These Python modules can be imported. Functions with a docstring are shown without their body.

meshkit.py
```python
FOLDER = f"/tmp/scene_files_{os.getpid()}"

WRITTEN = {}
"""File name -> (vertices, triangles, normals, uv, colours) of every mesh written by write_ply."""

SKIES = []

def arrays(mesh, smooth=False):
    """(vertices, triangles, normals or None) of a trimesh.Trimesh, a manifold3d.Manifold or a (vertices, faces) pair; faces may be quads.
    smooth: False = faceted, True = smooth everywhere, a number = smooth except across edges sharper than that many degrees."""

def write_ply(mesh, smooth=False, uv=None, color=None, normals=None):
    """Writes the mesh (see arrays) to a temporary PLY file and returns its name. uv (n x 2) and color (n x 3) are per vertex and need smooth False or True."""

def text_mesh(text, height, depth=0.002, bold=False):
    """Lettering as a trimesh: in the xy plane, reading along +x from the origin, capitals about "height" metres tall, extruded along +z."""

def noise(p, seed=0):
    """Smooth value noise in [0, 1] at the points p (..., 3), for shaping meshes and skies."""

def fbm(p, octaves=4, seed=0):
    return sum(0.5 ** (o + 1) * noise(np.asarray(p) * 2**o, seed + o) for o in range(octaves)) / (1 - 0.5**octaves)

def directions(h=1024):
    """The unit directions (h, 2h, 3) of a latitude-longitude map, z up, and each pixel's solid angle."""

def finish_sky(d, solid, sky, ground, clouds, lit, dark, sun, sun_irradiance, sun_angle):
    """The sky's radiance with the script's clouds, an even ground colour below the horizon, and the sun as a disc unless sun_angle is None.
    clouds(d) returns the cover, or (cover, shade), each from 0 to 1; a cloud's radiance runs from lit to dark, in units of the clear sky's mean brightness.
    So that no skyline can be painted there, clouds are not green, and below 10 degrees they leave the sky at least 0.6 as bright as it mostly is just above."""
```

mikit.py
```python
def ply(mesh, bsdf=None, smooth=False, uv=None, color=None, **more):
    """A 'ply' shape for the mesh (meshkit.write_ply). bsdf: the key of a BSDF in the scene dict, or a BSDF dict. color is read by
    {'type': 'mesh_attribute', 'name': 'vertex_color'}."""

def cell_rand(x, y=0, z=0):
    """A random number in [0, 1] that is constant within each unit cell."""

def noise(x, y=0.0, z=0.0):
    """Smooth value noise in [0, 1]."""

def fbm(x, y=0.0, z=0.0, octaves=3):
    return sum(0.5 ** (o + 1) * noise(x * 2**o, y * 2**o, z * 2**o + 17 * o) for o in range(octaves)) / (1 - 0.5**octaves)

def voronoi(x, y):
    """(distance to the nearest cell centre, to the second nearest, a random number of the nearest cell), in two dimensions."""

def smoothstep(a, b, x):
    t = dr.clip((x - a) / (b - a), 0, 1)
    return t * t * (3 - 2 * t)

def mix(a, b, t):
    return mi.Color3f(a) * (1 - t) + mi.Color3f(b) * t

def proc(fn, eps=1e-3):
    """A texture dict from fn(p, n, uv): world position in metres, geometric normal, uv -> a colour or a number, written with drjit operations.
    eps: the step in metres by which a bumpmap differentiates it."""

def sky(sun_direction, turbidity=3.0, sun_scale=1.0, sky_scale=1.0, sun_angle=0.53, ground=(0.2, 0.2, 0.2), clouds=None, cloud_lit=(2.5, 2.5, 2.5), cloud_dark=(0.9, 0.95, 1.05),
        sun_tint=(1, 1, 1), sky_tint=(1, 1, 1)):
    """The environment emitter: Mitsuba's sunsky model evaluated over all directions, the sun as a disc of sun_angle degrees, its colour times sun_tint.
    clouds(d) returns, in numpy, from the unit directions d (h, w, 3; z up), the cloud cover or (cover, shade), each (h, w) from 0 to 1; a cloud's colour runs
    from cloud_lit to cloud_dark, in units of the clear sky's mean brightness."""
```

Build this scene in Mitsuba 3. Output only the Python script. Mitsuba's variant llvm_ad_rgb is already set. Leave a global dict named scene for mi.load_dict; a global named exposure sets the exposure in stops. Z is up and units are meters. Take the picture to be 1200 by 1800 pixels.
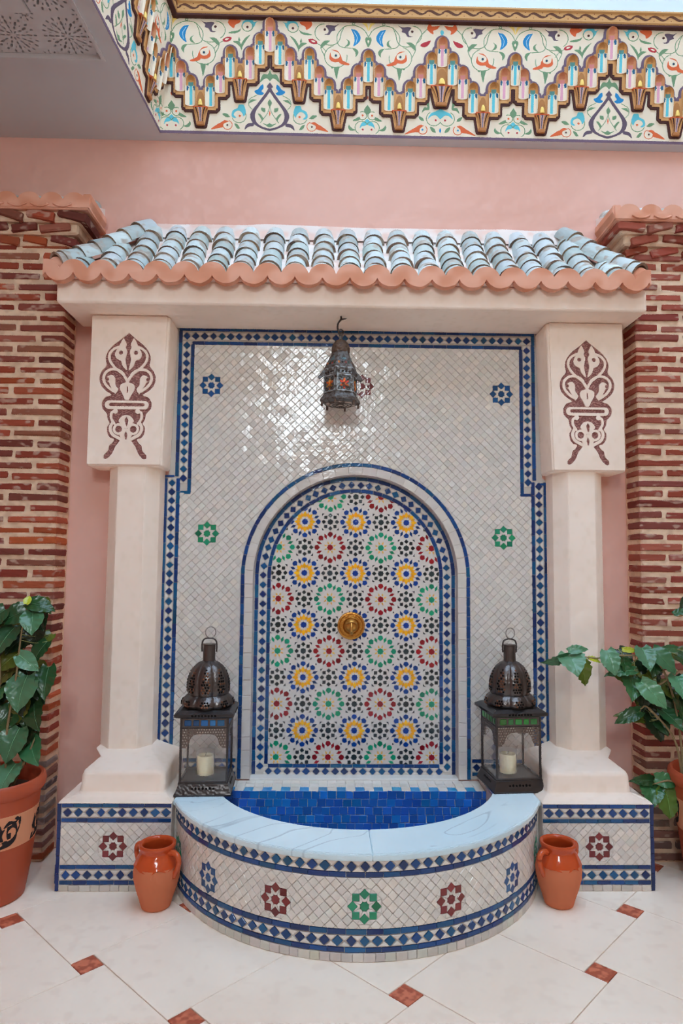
import math, random
import numpy as np, trimesh
import mitsuba as mi, mikit, meshkit
import drjit as dr
from shapely.geometry import Polygon, LineString, Point, box as sbox
from shapely.ops import unary_union
from shapely import affinity
from mikit import proc, noise, fbm, smoothstep

scene, labels = {}, {}
rng = np.random.default_rng(7)
T = mi.ScalarTransform4f
PI = math.pi


def S(r, g=None, b=None):
    """sRGB 0-255 to linear reflectance."""
    c = np.array([r, r if g is None else g, r if b is None else b], float) / 255
    return np.where(c < .04045, c / 12.92, ((c + .055) / 1.055) ** 2.4)


# ------------------------------------------------------------------ camera, sky, exposure
PITCH, ROLL, YAW = math.radians(4.27), math.radians(.5445), math.radians(1.167)
CAM = np.array([-.1316, -3.0904, 1.2803])
_f = np.array([math.sin(YAW) * math.cos(PITCH), math.cos(YAW) * math.cos(PITCH), math.sin(PITCH)])
_r = np.array([math.cos(YAW), -math.sin(YAW), 0])
_u = np.cross(_r, _f)
_up = -math.sin(ROLL) * _r + math.cos(ROLL) * _u
scene['camera'] = {'type': 'perspective', 'fov': 2 * math.degrees(math.atan(600 / 1169.6)), 'fov_axis': 'x', 'near_clip': .05, 'far_clip': 100.,
                   'to_world': T().look_at(origin=CAM.tolist(), target=(CAM + _f).tolist(), up=_up.tolist())}


def _clouds(d):
    n = meshkit.fbm(d * np.array([2.2, 2.2, 4.0]), 4, 3)
    return np.clip(.86 + .3 * (n - .5), 0, 1), np.clip(.9 - 1.2 * n, 0, 1)


scene['sky'] = mikit.sky((.25, -.45, .86), turbidity=3.0, sun_scale=0.0, sky_scale=1.0, clouds=_clouds, cloud_lit=(1.02, 1.42, 1.84), cloud_dark=(.68, .98, 1.3),
                         ground=(.3, .27, .25))
exposure = 4.86

# ------------------------------------------------------------------ materials (colour per piece comes with the piece)
def mix(a, b, t):
    a, b = (x if isinstance(x, mi.Color3f) else mi.Color3f([float(k) for k in x]) for x in (a, b))
    return a * (1 - t) + b * t


def wob(p, k):
    """Cheap smooth relief in about [0, 1] from warped sines."""
    x, y, z = p.x * k, p.y * k, p.z * k
    a = dr.sin(x + 1.7 * dr.sin(.8 * z + 1.3 * y)) * dr.sin(z + 1.6 * dr.sin(.9 * x - .7 * y))
    return .5 + .35 * a + .15 * dr.sin(2.3 * y + 1.9 * x - 2.1 * z + 2 * a)


def _piece_color(p, n, uv):
    """The plain colour of a piece, kept in its uv (square roots: red and green in u, blue in v), so that like pieces share one material."""
    r = dr.floor(uv.x)
    g = (uv.x - r - .01) / .98
    r = r / 255
    return mi.Color3f(r * r, g * g, uv.y * uv.y)


VC = proc(_piece_color)


def pack(c):
    c = np.sqrt(np.clip(np.asarray(c, float), 0, 1))
    return np.stack([np.floor(c[:, 0] * 254.99) + .01 + .98 * c[:, 1] * .999, c[:, 2]], -1)




def material(name, color=VC, rough=.5, spec=.5, bump=None, eps=.001, **more):
    b = {'type': 'principled', 'base_color': color if isinstance(color, dict) else {'type': 'rgb', 'value': list(map(float, color))},
         'roughness': rough, 'specular': spec, **more}
    if bump:
        b = {'type': 'bumpmap', 'tex': proc(bump[0], eps), 'scale': bump[1], 'nested': b}
    scene[name] = {'type': 'twosided', 'nested': b}


f_glaze = lambda p, n, uv: wob(p, 150) + .3 * wob(p, 420)
f_fine = lambda p, n, uv: noise(p.x * 120, p.y * 120, p.z * 120)
f_mid = lambda p, n, uv: wob(p, 60)
f_wall = lambda p, n, uv: wob(p, 17) + .35 * wob(p, 43) + .12 * wob(p, 160)
material('m_glaze', rough=.11, spec=.5, bump=(f_glaze, .0004))
material('m_glaze_matt', rough=.3, spec=.45, bump=(f_glaze, .0008))
material('m_grout', rough=.9, spec=.2)
material('m_rough', rough=.9, spec=.15, bump=(f_fine, .002))
material('m_paint', rough=.65, spec=.25)
material('m_plaster', rough=.8, spec=.2, bump=(f_wall, .006))
material('m_clay', rough=.75, spec=.25, bump=(f_fine, .0008))
material('m_clay_glaze', rough=.12, spec=.5, bump=(f_mid, .0012))
material('m_metal', rough=.3, metallic=.85, bump=(f_fine, .0012))
material('m_brass', rough=.3, metallic=.95, bump=(f_fine, .0012))
material('m_leaf', rough=.27, spec=.55, bump=(f_mid, .003))
material('m_wax', rough=.45, spec=.3)


def c_pink(p, n, uv):
    a = noise(p.x * 1.3, p.y * 1.3 + 4, p.z * 1.3)
    b = fbm(p.x * 34, p.y * 34, p.z * 20, 2)
    c = mix(S(226, 180, 166), S(220, 170, 154), smoothstep(.2, .8, a))
    return mix(c, S(230, 184, 170), .35 * smoothstep(.45, .8, b))


def c_white(p, n, uv):
    a = fbm(p.x * 3.1 + 9, p.y * 3.1, p.z * 2.1, 2)
    b = fbm(p.x * 40, p.y * 40, p.z * 24, 2)
    c = mix(S(241, 225, 211), S(236, 217, 201), smoothstep(.25, .75, a))
    return mix(c, S(228, 210, 191), .4 * smoothstep(.5, .85, b))


def c_mortar(p, n, uv):
    b = fbm(p.x * 30, p.y * 30, p.z * 30, 2)
    return mix(S(226, 199, 172), S(205, 176, 150), smoothstep(.35, .7, b))


def c_lime(p, n, uv):
    return mix(S(208, 182, 164), S(170, 138, 124), fbm(p.x * 70, p.y * 70, p.z * 70, 2))


def c_marble(p, n, uv):
    w = fbm(p.x * 3, p.y * 3, p.z * 3, 2)
    v = 1 - dr.abs(2 * fbm(p.x * 5 + w * 2.6, p.y * 13 + w * 3.4 - p.x * 6.0, p.z * 3, 2) - 1)
    s = smoothstep(.93, .995, v) * smoothstep(.35, .7, noise(p.x * 4.1, p.y * 4.1 + 5))
    c = mix(S(208, 225, 230), S(196, 217, 225), smoothstep(.3, .7, w))
    return mix(c, S(132, 148, 160), .42 * s)


def c_floor(p, n, uv):
    a = fbm(p.x * 2.4, p.y * 2.4, 1.0, 2)
    b = fbm(p.x * 26, p.y * 26, 2.0, 2)
    c = mix(S(236, 221, 204), S(230, 212, 194), smoothstep(.25, .75, a))
    return mix(c, S(220, 200, 182), .35 * smoothstep(.55, .85, b))


def c_inset(p, n, uv):
    b = fbm(p.x * 60, p.y * 60, 2.0, 2)
    return mix(S(160, 78, 56), S(196, 112, 84), smoothstep(.35, .7, b))


def c_ceil(p, n, uv):
    return mix(S(196, 192, 192), S(186, 182, 182), fbm(p.x * 2, p.y * 2, p.z * 2, 2))


material('m_pink', proc(c_pink), .85, .2, bump=(f_wall, .006))
material('m_white', proc(c_white), .75, .25, bump=(f_wall, .006))
material('m_mortar', proc(c_mortar), .95, .1, bump=(f_fine, .004))
material('m_marble', proc(c_marble), .28, .45)
material('m_floor', proc(c_floor), .38, .4)
material('m_inset', proc(c_inset), .45, .4)
material('m_ceiling', proc(c_ceil), .9, .1, bump=(f_wall, .004))
# old brick: fired clay of each brick's own tone, patches of lime mortar smeared on it
f_smear = lambda p, n, uv: .6 * smoothstep(.6, .78, fbm(p.x * 26 + 3, p.y * 26, p.z * 44, 2))
scene['m_brick'] = {'type': 'twosided', 'nested': {'type': 'bumpmap', 'tex': proc(f_fine), 'scale': .0035, 'nested': {
    'type': 'blendbsdf', 'weight': proc(f_smear), 'a': {'type': 'principled', 'base_color': VC, 'roughness': .85, 'specular': .2},
    'b': {'type': 'principled', 'base_color': proc(c_lime), 'roughness': .95, 'specular': .1}}}}
# roof tile: weathered grey-green glaze, worn to clay in places
c_worn = lambda p, n, uv: mix(S(146, 128, 112), S(190, 182, 172), fbm(p.x * 60, p.y * 60, p.z * 60, 2))
f_worn = lambda p, n, uv: .8 * smoothstep(.55, .72, fbm(p.x * 28, p.y * 28 + 7, p.z * 28, 2))
scene['m_rooftile'] = {'type': 'twosided', 'nested': {'type': 'bumpmap', 'tex': proc(f_fine), 'scale': .003, 'nested': {
    'type': 'blendbsdf', 'weight': proc(f_worn), 'a': {'type': 'principled', 'base_color': VC, 'roughness': .5, 'specular': .4},
    'b': {'type': 'principled', 'base_color': proc(c_worn), 'roughness': .9, 'specular': .2}}}}
scene['m_glass'] = {'type': 'thindielectric', 'int_ior': 1.5}

# ------------------------------------------------------------------ mesh helpers
def cat(items):
    vs, fs, cs, k = [], [], [], 0
    for it in items:
        v, f = np.asarray(it[0], float), np.asarray(it[1], int)
        if f.shape[1] == 4:
            f = np.vstack([f[:, [0, 1, 2]], f[:, [0, 2, 3]]])
        vs.append(v); fs.append(f + k); k += len(v)
        if len(it) > 2:
            c = np.asarray(it[2], float)
            cs.append(np.tile(c, (len(v), 1)) if c.ndim == 1 else c)
    return (np.vstack(vs), np.vstack(fs)) + ((np.vstack(cs),) if cs else ())


def put(key, m, mat, smooth=False, **more):
    """One entry of the scene; a taken key gets the next number."""
    if key in scene:
        i = 1
        while f'{key}_{i:03d}' in scene:
            i += 1
        key = f'{key}_{i:03d}'
    if hasattr(m, 'vertices'):
        m = (np.array(m.vertices), np.array(m.faces))
    v, f = np.asarray(m[0], float), np.asarray(m[1], int)
    if f.shape[1] == 4:
        f = np.vstack([f[:, [0, 1, 2]], f[:, [0, 2, 3]]])
    col = None
    if len(m) > 2:
        c = np.asarray(m[2], float)
        col = np.tile(c, (len(v), 1)) if c.ndim == 1 else c
    uv = None
    if col is not None:
        fc = col[f]
        if np.abs(fc - fc[:, :1]).max() > 1e-9:          # a colour that changes within the mesh belongs to whole faces
            v, col = v[f].reshape(-1, 3), np.repeat(fc[:, 0], 3, 0)
            f = np.arange(len(v)).reshape(-1, 3)
        uv = pack(col)
    tm = trimesh.Trimesh(v, f, process=False)
    if smooth is not False and smooth is not True:            # split at sharp edges, tone by tone
        fu_ = np.zeros(len(f)) if uv is None else uv[f[:, 0], 0] * 7.13 + uv[f[:, 0], 1]
        vs, fs, us, k0 = [], [], [], 0
        for t in np.unique(fu_):
            ff = f[fu_ == t]
            part = trimesh.Trimesh(v, ff, process=False)
            part.remove_unreferenced_vertices()
            part = trimesh.graph.smooth_shade(trimesh.Trimesh(part.vertices, part.faces, process=True), angle=np.radians(smooth), facet_minarea=None)
            vs.append(np.array(part.vertices)); fs.append(np.array(part.faces) + k0); k0 += len(vs[-1])
            if uv is not None:
                us.append(np.tile(uv[ff[0, 0]], (len(vs[-1]), 1)))
        tm, smooth = trimesh.Trimesh(np.vstack(vs), np.vstack(fs), process=False), True
        uv = np.vstack(us) if us else None
    scene[key] = mikit.ply(tm, mat, smooth, uv=uv, **more)
    return key


_next = {}


def fresh(key):
    """Like put's numbering but quick for long runs."""
    n = _next.get(key, 0)
    _next[key] = n + 1
    return key if n == 0 else f'{key}_{n:03d}'


def tag(key, label, category, group=None):
    labels[key] = {'label': label, 'category': category}
    if group:
        labels[key]['group'] = group


def struct(key, m, mat, smooth=False):
    put(key, m, mat, smooth)
    if '__' not in key:
        labels[key] = {'kind': 'structure'}


def stuff(key):
    labels.setdefault(key, {})['kind'] = 'stuff'


def prism(poly, h0, h1, bev=.0012, tilt=0.0):
    """A convex piece with chamfered top edges, in (u, v, w)."""
    p = np.asarray(poly, float)
    a = np.cross(p[1:-1] - p[0], p[2:] - p[0]).sum() if len(p) > 2 else 1
    if a < 0:
        p = p[::-1]
    n = len(p)
    c = p.mean(0)
    d = c - p
    L = np.linalg.norm(d, axis=1, keepdims=True)
    q = p + d * np.minimum(bev * 1.3 / np.maximum(L, 1e-9), .45)
    t = tilt * rng.normal(size=2)
    top = h1 + (q - c) @ t
    v = np.vstack([np.c_[p, np.full(n, h0)], np.c_[p, np.full(n, h1 - bev) + (p - c) @ t], np.c_[q, top]])
    i = np.arange(n); j = (i + 1) % n
    f = [np.c_[i, j, j + n], np.c_[i, j + n, i + n], np.c_[i + n, j + n, j + 2 * n], np.c_[i + n, j + 2 * n, i + 2 * n]]
    if n > 2:
        k = np.arange(1, n - 1)
        f.append(np.c_[np.full(n - 2, 2 * n), k + 2 * n, k + 1 + 2 * n])
    return v, np.vstack(f)


def slab(poly, h0, h1):
    """Any shapely polygon extruded from w=h0 to w=h1."""
    out = []
    for g in getattr(poly, 'geoms', [poly]):
        if g.geom_type != 'Polygon' or g.area < 1e-8:
            continue
        m = trimesh.creation.extrude_polygon(g, h1 - h0, engine='earcut')
        v = np.array(m.vertices); v[:, 2] += h0
        out.append((v, np.array(m.faces)))
    return cat(out) if out else None


def to_wall(y0, x0=0., z0=0.):
    return lambda v: np.c_[x0 + v[:, 0], y0 - v[:, 2], z0 + v[:, 1]]


def to_floor(z0=0.):
    return lambda v: np.c_[v[:, 0], v[:, 1], z0 + v[:, 2]]


def mapped(m, fn):
    return (fn(np.asarray(m[0], float)),) + tuple(m[1:])


def jitter(c, s=.12, hue=.04):
    c = np.asarray(c, float) * (1 + s * rng.normal()) * (1 + hue * rng.normal(size=3))
    return np.clip(c, .002, .95)


def cbox(lo, hi, bev=.004):
    """A box with chamfered edges."""
    lo, hi = np.asarray(lo, float), np.asarray(hi, float)
    pts = []
    for sx in (0, 1):
        for sy in (0, 1):
            for sz in (0, 1):
                c = np.where([sx, sy, sz], hi, lo)
                s = np.where([sx, sy, sz], -1, 1) * bev
                for k in range(3):
                    o = s.copy(); o[k] = 0
                    pts.append(c + o)
    h = trimesh.convex.convex_hull(np.array(pts))
    return np.array(h.vertices), np.array(h.faces)


def rbox(lo, hi, r, seg=4):
    """A box with well rounded edges."""
    lo, hi = np.asarray(lo, float), np.asarray(hi, float)
    s = trimesh.creation.uv_sphere(1.0, count=[2 * seg, 4 * seg])
    sv = np.array(s.vertices) * r
    pts = np.vstack([sv + np.where([a, b, c], hi - r, lo + r) for a in (0, 1) for b in (0, 1) for c in (0, 1)])
    h = trimesh.convex.convex_hull(pts)
    return np.array(h.vertices), np.array(h.faces)


def lathe(prof, n=48, center=(0, 0, 0)):
    p = np.asarray(prof, float)
    a = np.arange(n) * 2 * PI / n
    v = np.stack([p[:, 0, None] * np.cos(a), p[:, 0, None] * np.sin(a), np.repeat(p[:, 1, None], n, 1)], -1).reshape(-1, 3) + np.asarray(center)
    i, j = np.meshgrid(np.arange(len(p) - 1), np.arange(n), indexing='ij')
    j2 = (j + 1) % n
    f = np.stack([i * n + j, i * n + j2, (i + 1) * n + j2, (i + 1) * n + j], -1).reshape(-1, 4)
    return v, f


def spline(pts, n=40):
    """Catmull-Rom through the points."""
    p = np.asarray(pts, float)
    if len(p) < 3:
        return np.linspace(p[0], p[-1], n)
    q = np.vstack([2 * p[0] - p[1], p, 2 * p[-1] - p[-2]])
    t = np.linspace(0, len(p) - 1 - 1e-9, n)
    k = t.astype(int); t = (t - k)[:, None]
    a, b, c, d = q[k], q[k + 1], q[k + 2], q[k + 3]
    return .5 * (2 * b + (c - a) * t + (2 * a - 5 * b + 4 * c - d) * t ** 2 + (3 * b - a - 3 * c + d) * t ** 3)


def tube(pts, rad, sides=8, closed=False):
    p = np.asarray(pts, float)
    r = np.broadcast_to(rad, (len(p),))
    t = np.roll(p, -1, 0) - np.roll(p, 1, 0) if closed else np.gradient(p, axis=0)
    t /= np.linalg.norm(t, axis=1, keepdims=True) + 1e-12
    ref = np.array([.03, .1, 1.0]) if abs(t[:, 2]).mean() < .8 else np.array([1.0, .1, .03])
    a = np.cross(t, ref); a /= np.linalg.norm(a, axis=1, keepdims=True) + 1e-12
    b = np.cross(t, a)
    g = np.arange(sides) * 2 * PI / sides
    v = (p[:, None] + r[:, None, None] * (np.cos(g)[None, :, None] * a[:, None] + np.sin(g)[None, :, None] * b[:, None])).reshape(-1, 3)
    n = len(p)
    i, j = np.meshgrid(np.arange(n if closed else n - 1), np.arange(sides), indexing='ij')
    i2, j2 = (i + 1) % n, (j + 1) % sides
    f = np.stack([i * sides + j, i * sides + j2, i2 * sides + j2, i2 * sides + j], -1).reshape(-1, 4)
    f = np.vstack([f[:, [0, 1, 2]], f[:, [0, 2, 3]]])
    if not closed:
        k = np.arange(1, sides - 1)
        f = np.vstack([f, np.c_[np.zeros_like(k), k + 1, k], np.c_[np.zeros_like(k), k, k + 1] + (n - 1) * sides])
    return v, f


def rotz(v, a, c=(0, 0, 0)):
    c = np.asarray(c, float)
    v = np.asarray(v, float) - c
    return np.c_[v[:, 0] * math.cos(a) - v[:, 1] * math.sin(a), v[:, 0] * math.sin(a) + v[:, 1] * math.cos(a), v[:, 2]] + c


BLUE, DEEP, WHITE = S(24, 74, 140), S(22, 52, 118), S(214, 210, 204)
REDT, GREENT, YELT, BLK = S(138, 30, 38), S(30, 140, 104), S(244, 178, 34), S(44, 56, 58)


def blue():
    k = rng.random()
    return jitter(S(20, 80, 124) if k < .3 else S(20, 64, 120) if k < .75 else S(23, 50, 102), .13, .05)


def white():
    k = rng.random()
    return jitter(S(214, 209, 202) if k < .7 else S(209, 206, 199) if k < .85 else S(219, 211, 201), .035, .008)

# ------------------------------------------------------------------ the setting: floor
def q(x0, y0, z0, x1, y1, z1):
    return cbox((x0, y0, z0), (x1, y1, z1), .003)


struct('floor', q(-3.2, -5.15, -.12, 2.75, .16, -.012), 'm_grout_floor')
material('m_grout_floor', S(150, 138, 128), .9, .2)
FA, FS = .1673 * .45, .45
FL = math.sqrt(FS ** 2 - FA ** 2)
ua = -PI / 4
fu, fw = np.array([math.cos(ua), math.sin(ua)]), np.array([-math.sin(ua), math.cos(ua)])
E1, E2 = FL * fu + FA * fw, -FA * fu + FL * fw
F0 = np.array([-1.2453, -.6027])
for i in range(-12, 16):
    for j in range(-12, 16):
        o = F0 + i * E1 + j * E2
        if -2.85 < o[0] < 2.35 and -4.65 < o[1] < .42:
            g = .0012
            sq = [o + a * (FA / 2 - g) * fu + b * (FA / 2 - g) * fw for a, b in ((-1, -1), (1, -1), (1, 1), (-1, 1))]
            put(fresh('floor__inset_tile'), mapped(prism(sq, -.012, .0, .0012, .004), to_floor()), 'm_inset')
            u0, w0 = FA / 2 + g, FA / 2 - FL + g
            sq = [o + a * fu + b * fw for a, b in ((u0, w0), (u0 + FL - 2 * g, w0), (u0 + FL - 2 * g, w0 + FL - 2 * g), (u0, w0 + FL - 2 * g))]
            put(fresh('floor__tile'), mapped(prism(sq, -.012, .0, .0012, .0007), to_floor()), 'm_floor')

# ------------------------------------------------------------------ walls of the courtyard
def arch(r, zc, z0, n=40):
    a = np.linspace(0, PI, n)
    return Polygon(np.vstack([[[r, z0]], np.c_[r * np.cos(a), zc + r * np.sin(a)], [[-r, z0]]]))


ARC_Z = 1.212
wall_poly = sbox(-3.05, 0, 2.75, 3.9).difference(arch(.478, ARC_Z, .29))
struct('wall_back', mapped(slab(wall_poly, -.16, 0.0), to_wall(0.)), 'm_pink')
struct('wall_left', q(-3.2, -5.15, 0, -3.05, .16, 3.44), 'm_pink')
struct('wall_right', q(2.6, -5.15, 0, 2.75, .16, 6.3), 'm_render')
front = sbox(-3.2, 0, 2.75, 6.3).difference(sbox(-.68, 2.71, .01, 3.99))
struct('wall_front', mapped(slab(front, -.15, 0.0), lambda v: np.c_[v[:, 0], -5.0 + v[:, 2], v[:, 1]]), 'm_render')
material('m_render', S(198, 173, 152), .9, .15)
# frosted stair window opposite the fountain: its daylight glints on the glazed panel
panes = [(x0, x0 + .29, z0, z0 + .375) for x0 in (-.64, -.32) for z0 in (2.75, 3.1525, 3.555)]
wf = sbox(-.68, 2.71, .01, 3.99).difference(unary_union([sbox(a, c, b, d) for a, b, c, d in panes]))
struct('window_1', mapped(slab(wf, -.09, -.05), lambda v: np.c_[v[:, 0], -5.0 + v[:, 2], v[:, 1]]), 'm_upper')
for xa_, xb_, za_, zb_ in panes:
    put('window_1__pane', (np.array([(xa_, -5.07, za_), (xb_, -5.07, za_), (xb_, -5.07, zb_), (xa_, -5.07, zb_)]), np.array([[0, 2, 1], [0, 3, 2]])), 'm_upper', emitter={'type': 'area', 'radiance': {'type': 'rgb', 'value': [.9, 1.03, 1.08]}})

# gallery ceiling on the left (with a carved plaster band), plain ones right and behind
CZ = 3.3
xl = lambda y: -.948 + (y + .06) * .0784
ceil = Polygon([(-3.05, -5.0), (xl(-5.0), -5.0), (xl(-.06), -.06), (2.6, -.06), (2.6, 0), (-3.05, 0)])
ang = -4.48
lace_o = affinity.rotate(sbox(-2.1, -1.95, -1.045, -.515), ang * 0, origin=(0, 0))
lace_o = Polygon([(-2.15, -.515), (-1.052, -.515), (-1.16, -1.95), (-2.15, -1.95)])
struct('ceiling', mapped(slab(ceil.difference(lace_o), 0, .14), to_floor(CZ)), 'm_ceiling')
put('ceiling__recess', mapped(slab(lace_o.buffer(.02), .035, .06), to_floor(CZ)), 'm_ceiling')
inner = Polygon([(-2.1, -.735), (-1.262, -.735), (-1.345, -1.8), (-2.1, -1.8)])
put('ceiling__plain_field', mapped(slab(inner, .004, .034), to_floor(CZ)), 'm_ceiling')
put('ceiling__moulding', mapped(slab(lace_o.difference(lace_o.buffer(-.012)), -.008, .03), to_floor(CZ)), 'm_ceiling')
band = lace_o.buffer(-.013).difference(inner.buffer(.004))
holes = []
step = .21
for ix in range(6):
    for iy in range(8):
        cx, cy = -1.158 - ix * step - .0785 * (iy * step + .1), -.62 - iy * step
        for rr, nn, ln, wd in ((.018, 8, .016, .007), (.040, 12, .018, .008), (.062, 12, .024, .010), (.062, 12, .010, .005), (.085, 20, .015, .009)):
            for k in range(nn):
                a = (k + .5 * (ln == .010)) * 2 * PI / nn
                e = affinity.rotate(affinity.scale(Point(0, 0).buffer(1, 3), ln / 2, wd / 2), math.degrees(a), origin=(0, 0))
                holes.append(affinity.translate(e, cx + rr * math.cos(a), cy + rr * math.sin(a)))
        for sx in (0, 1):
            ex, ey = cx + step / 2, cy + (step / 2 if sx else 0)
            for k in range(8 if sx else 0):
                a = k * PI / 4
                for r_ in (.012, .028):
                    e = affinity.rotate(affinity.scale(Point(0, 0).buffer(1, 3), .006, .0035), math.degrees(a), origin=(0, 0))
                    holes.append(affinity.translate(e, ex + r_ * math.cos(a), ey + r_ * math.sin(a)))
band = band.difference(unary_union(holes).buffer(0)).buffer(0)
put('ceiling__carved_band', mapped(slab(band, .012, .03), to_floor(CZ)), 'm_ceiling')
stuff('ceiling__carved_band')

# ------------------------------------------------------------------ painted muqarnas frieze round the light well
material('m_upper', S(214, 232, 240), .8, .2)
TH = math.atan(.07 / .523)
CREAM, TAN, PURP, DBR = S(232, 220, 198), S(196, 142, 86), S(112, 92, 112), S(74, 40, 36)
CY, PK = S(96, 190, 206), S(216, 160, 182)
GRN, BLU, ORG, RED, YEL, VIO = S(112, 146, 112), S(40, 132, 190), S(216, 104, 62), S(176, 52, 62), S(240, 212, 120), S(98, 84, 100)


def frieze_map(ox, oy, oz, d):
    """(u, v, w): u along the horizontal direction d, v up the leaning face, w out of it."""
    d = np.array([d[0], d[1], 0.]); d /= np.linalg.norm(d)
    n = np.array([d[1], -d[0], 0.])
    vv = np.array([0, 0, math.cos(TH)]) + math.sin(TH) * n
    ww = math.cos(TH) * n - np.array([0, 0, math.sin(TH)])
    o = np.array([ox, oy, oz])
    return lambda m: o + m[:, :1] * d + m[:, 1:2] * vv + m[:, 2:3] * ww


PXU, PXV = .00272, .00252
COLS = [(0, 'p', 209, 148), (1, 'c', 180, 124), (2, 'p', 155, 97), (3, 'd', 126, 97, 61), (4, 'c', 156, 99), (5, 'p', 124, 71), (6, 'c', 102, 46),
        (7, 'd', 76, 45, 13), (8, 'c', 103, 47), (9, 'p', 128, 73), (10, 'c', 155, 97)]
COLS_BC = [(1, 'p', 129, 71), (2, 'c', 103, 46), (3, 'd', 77, 46, 13), (4, 'c', 101, 45), (5, 'p', 130, 70), (6, 'c', 154, 95), (7, 'P', 182, 128, 93, 58)]


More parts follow.
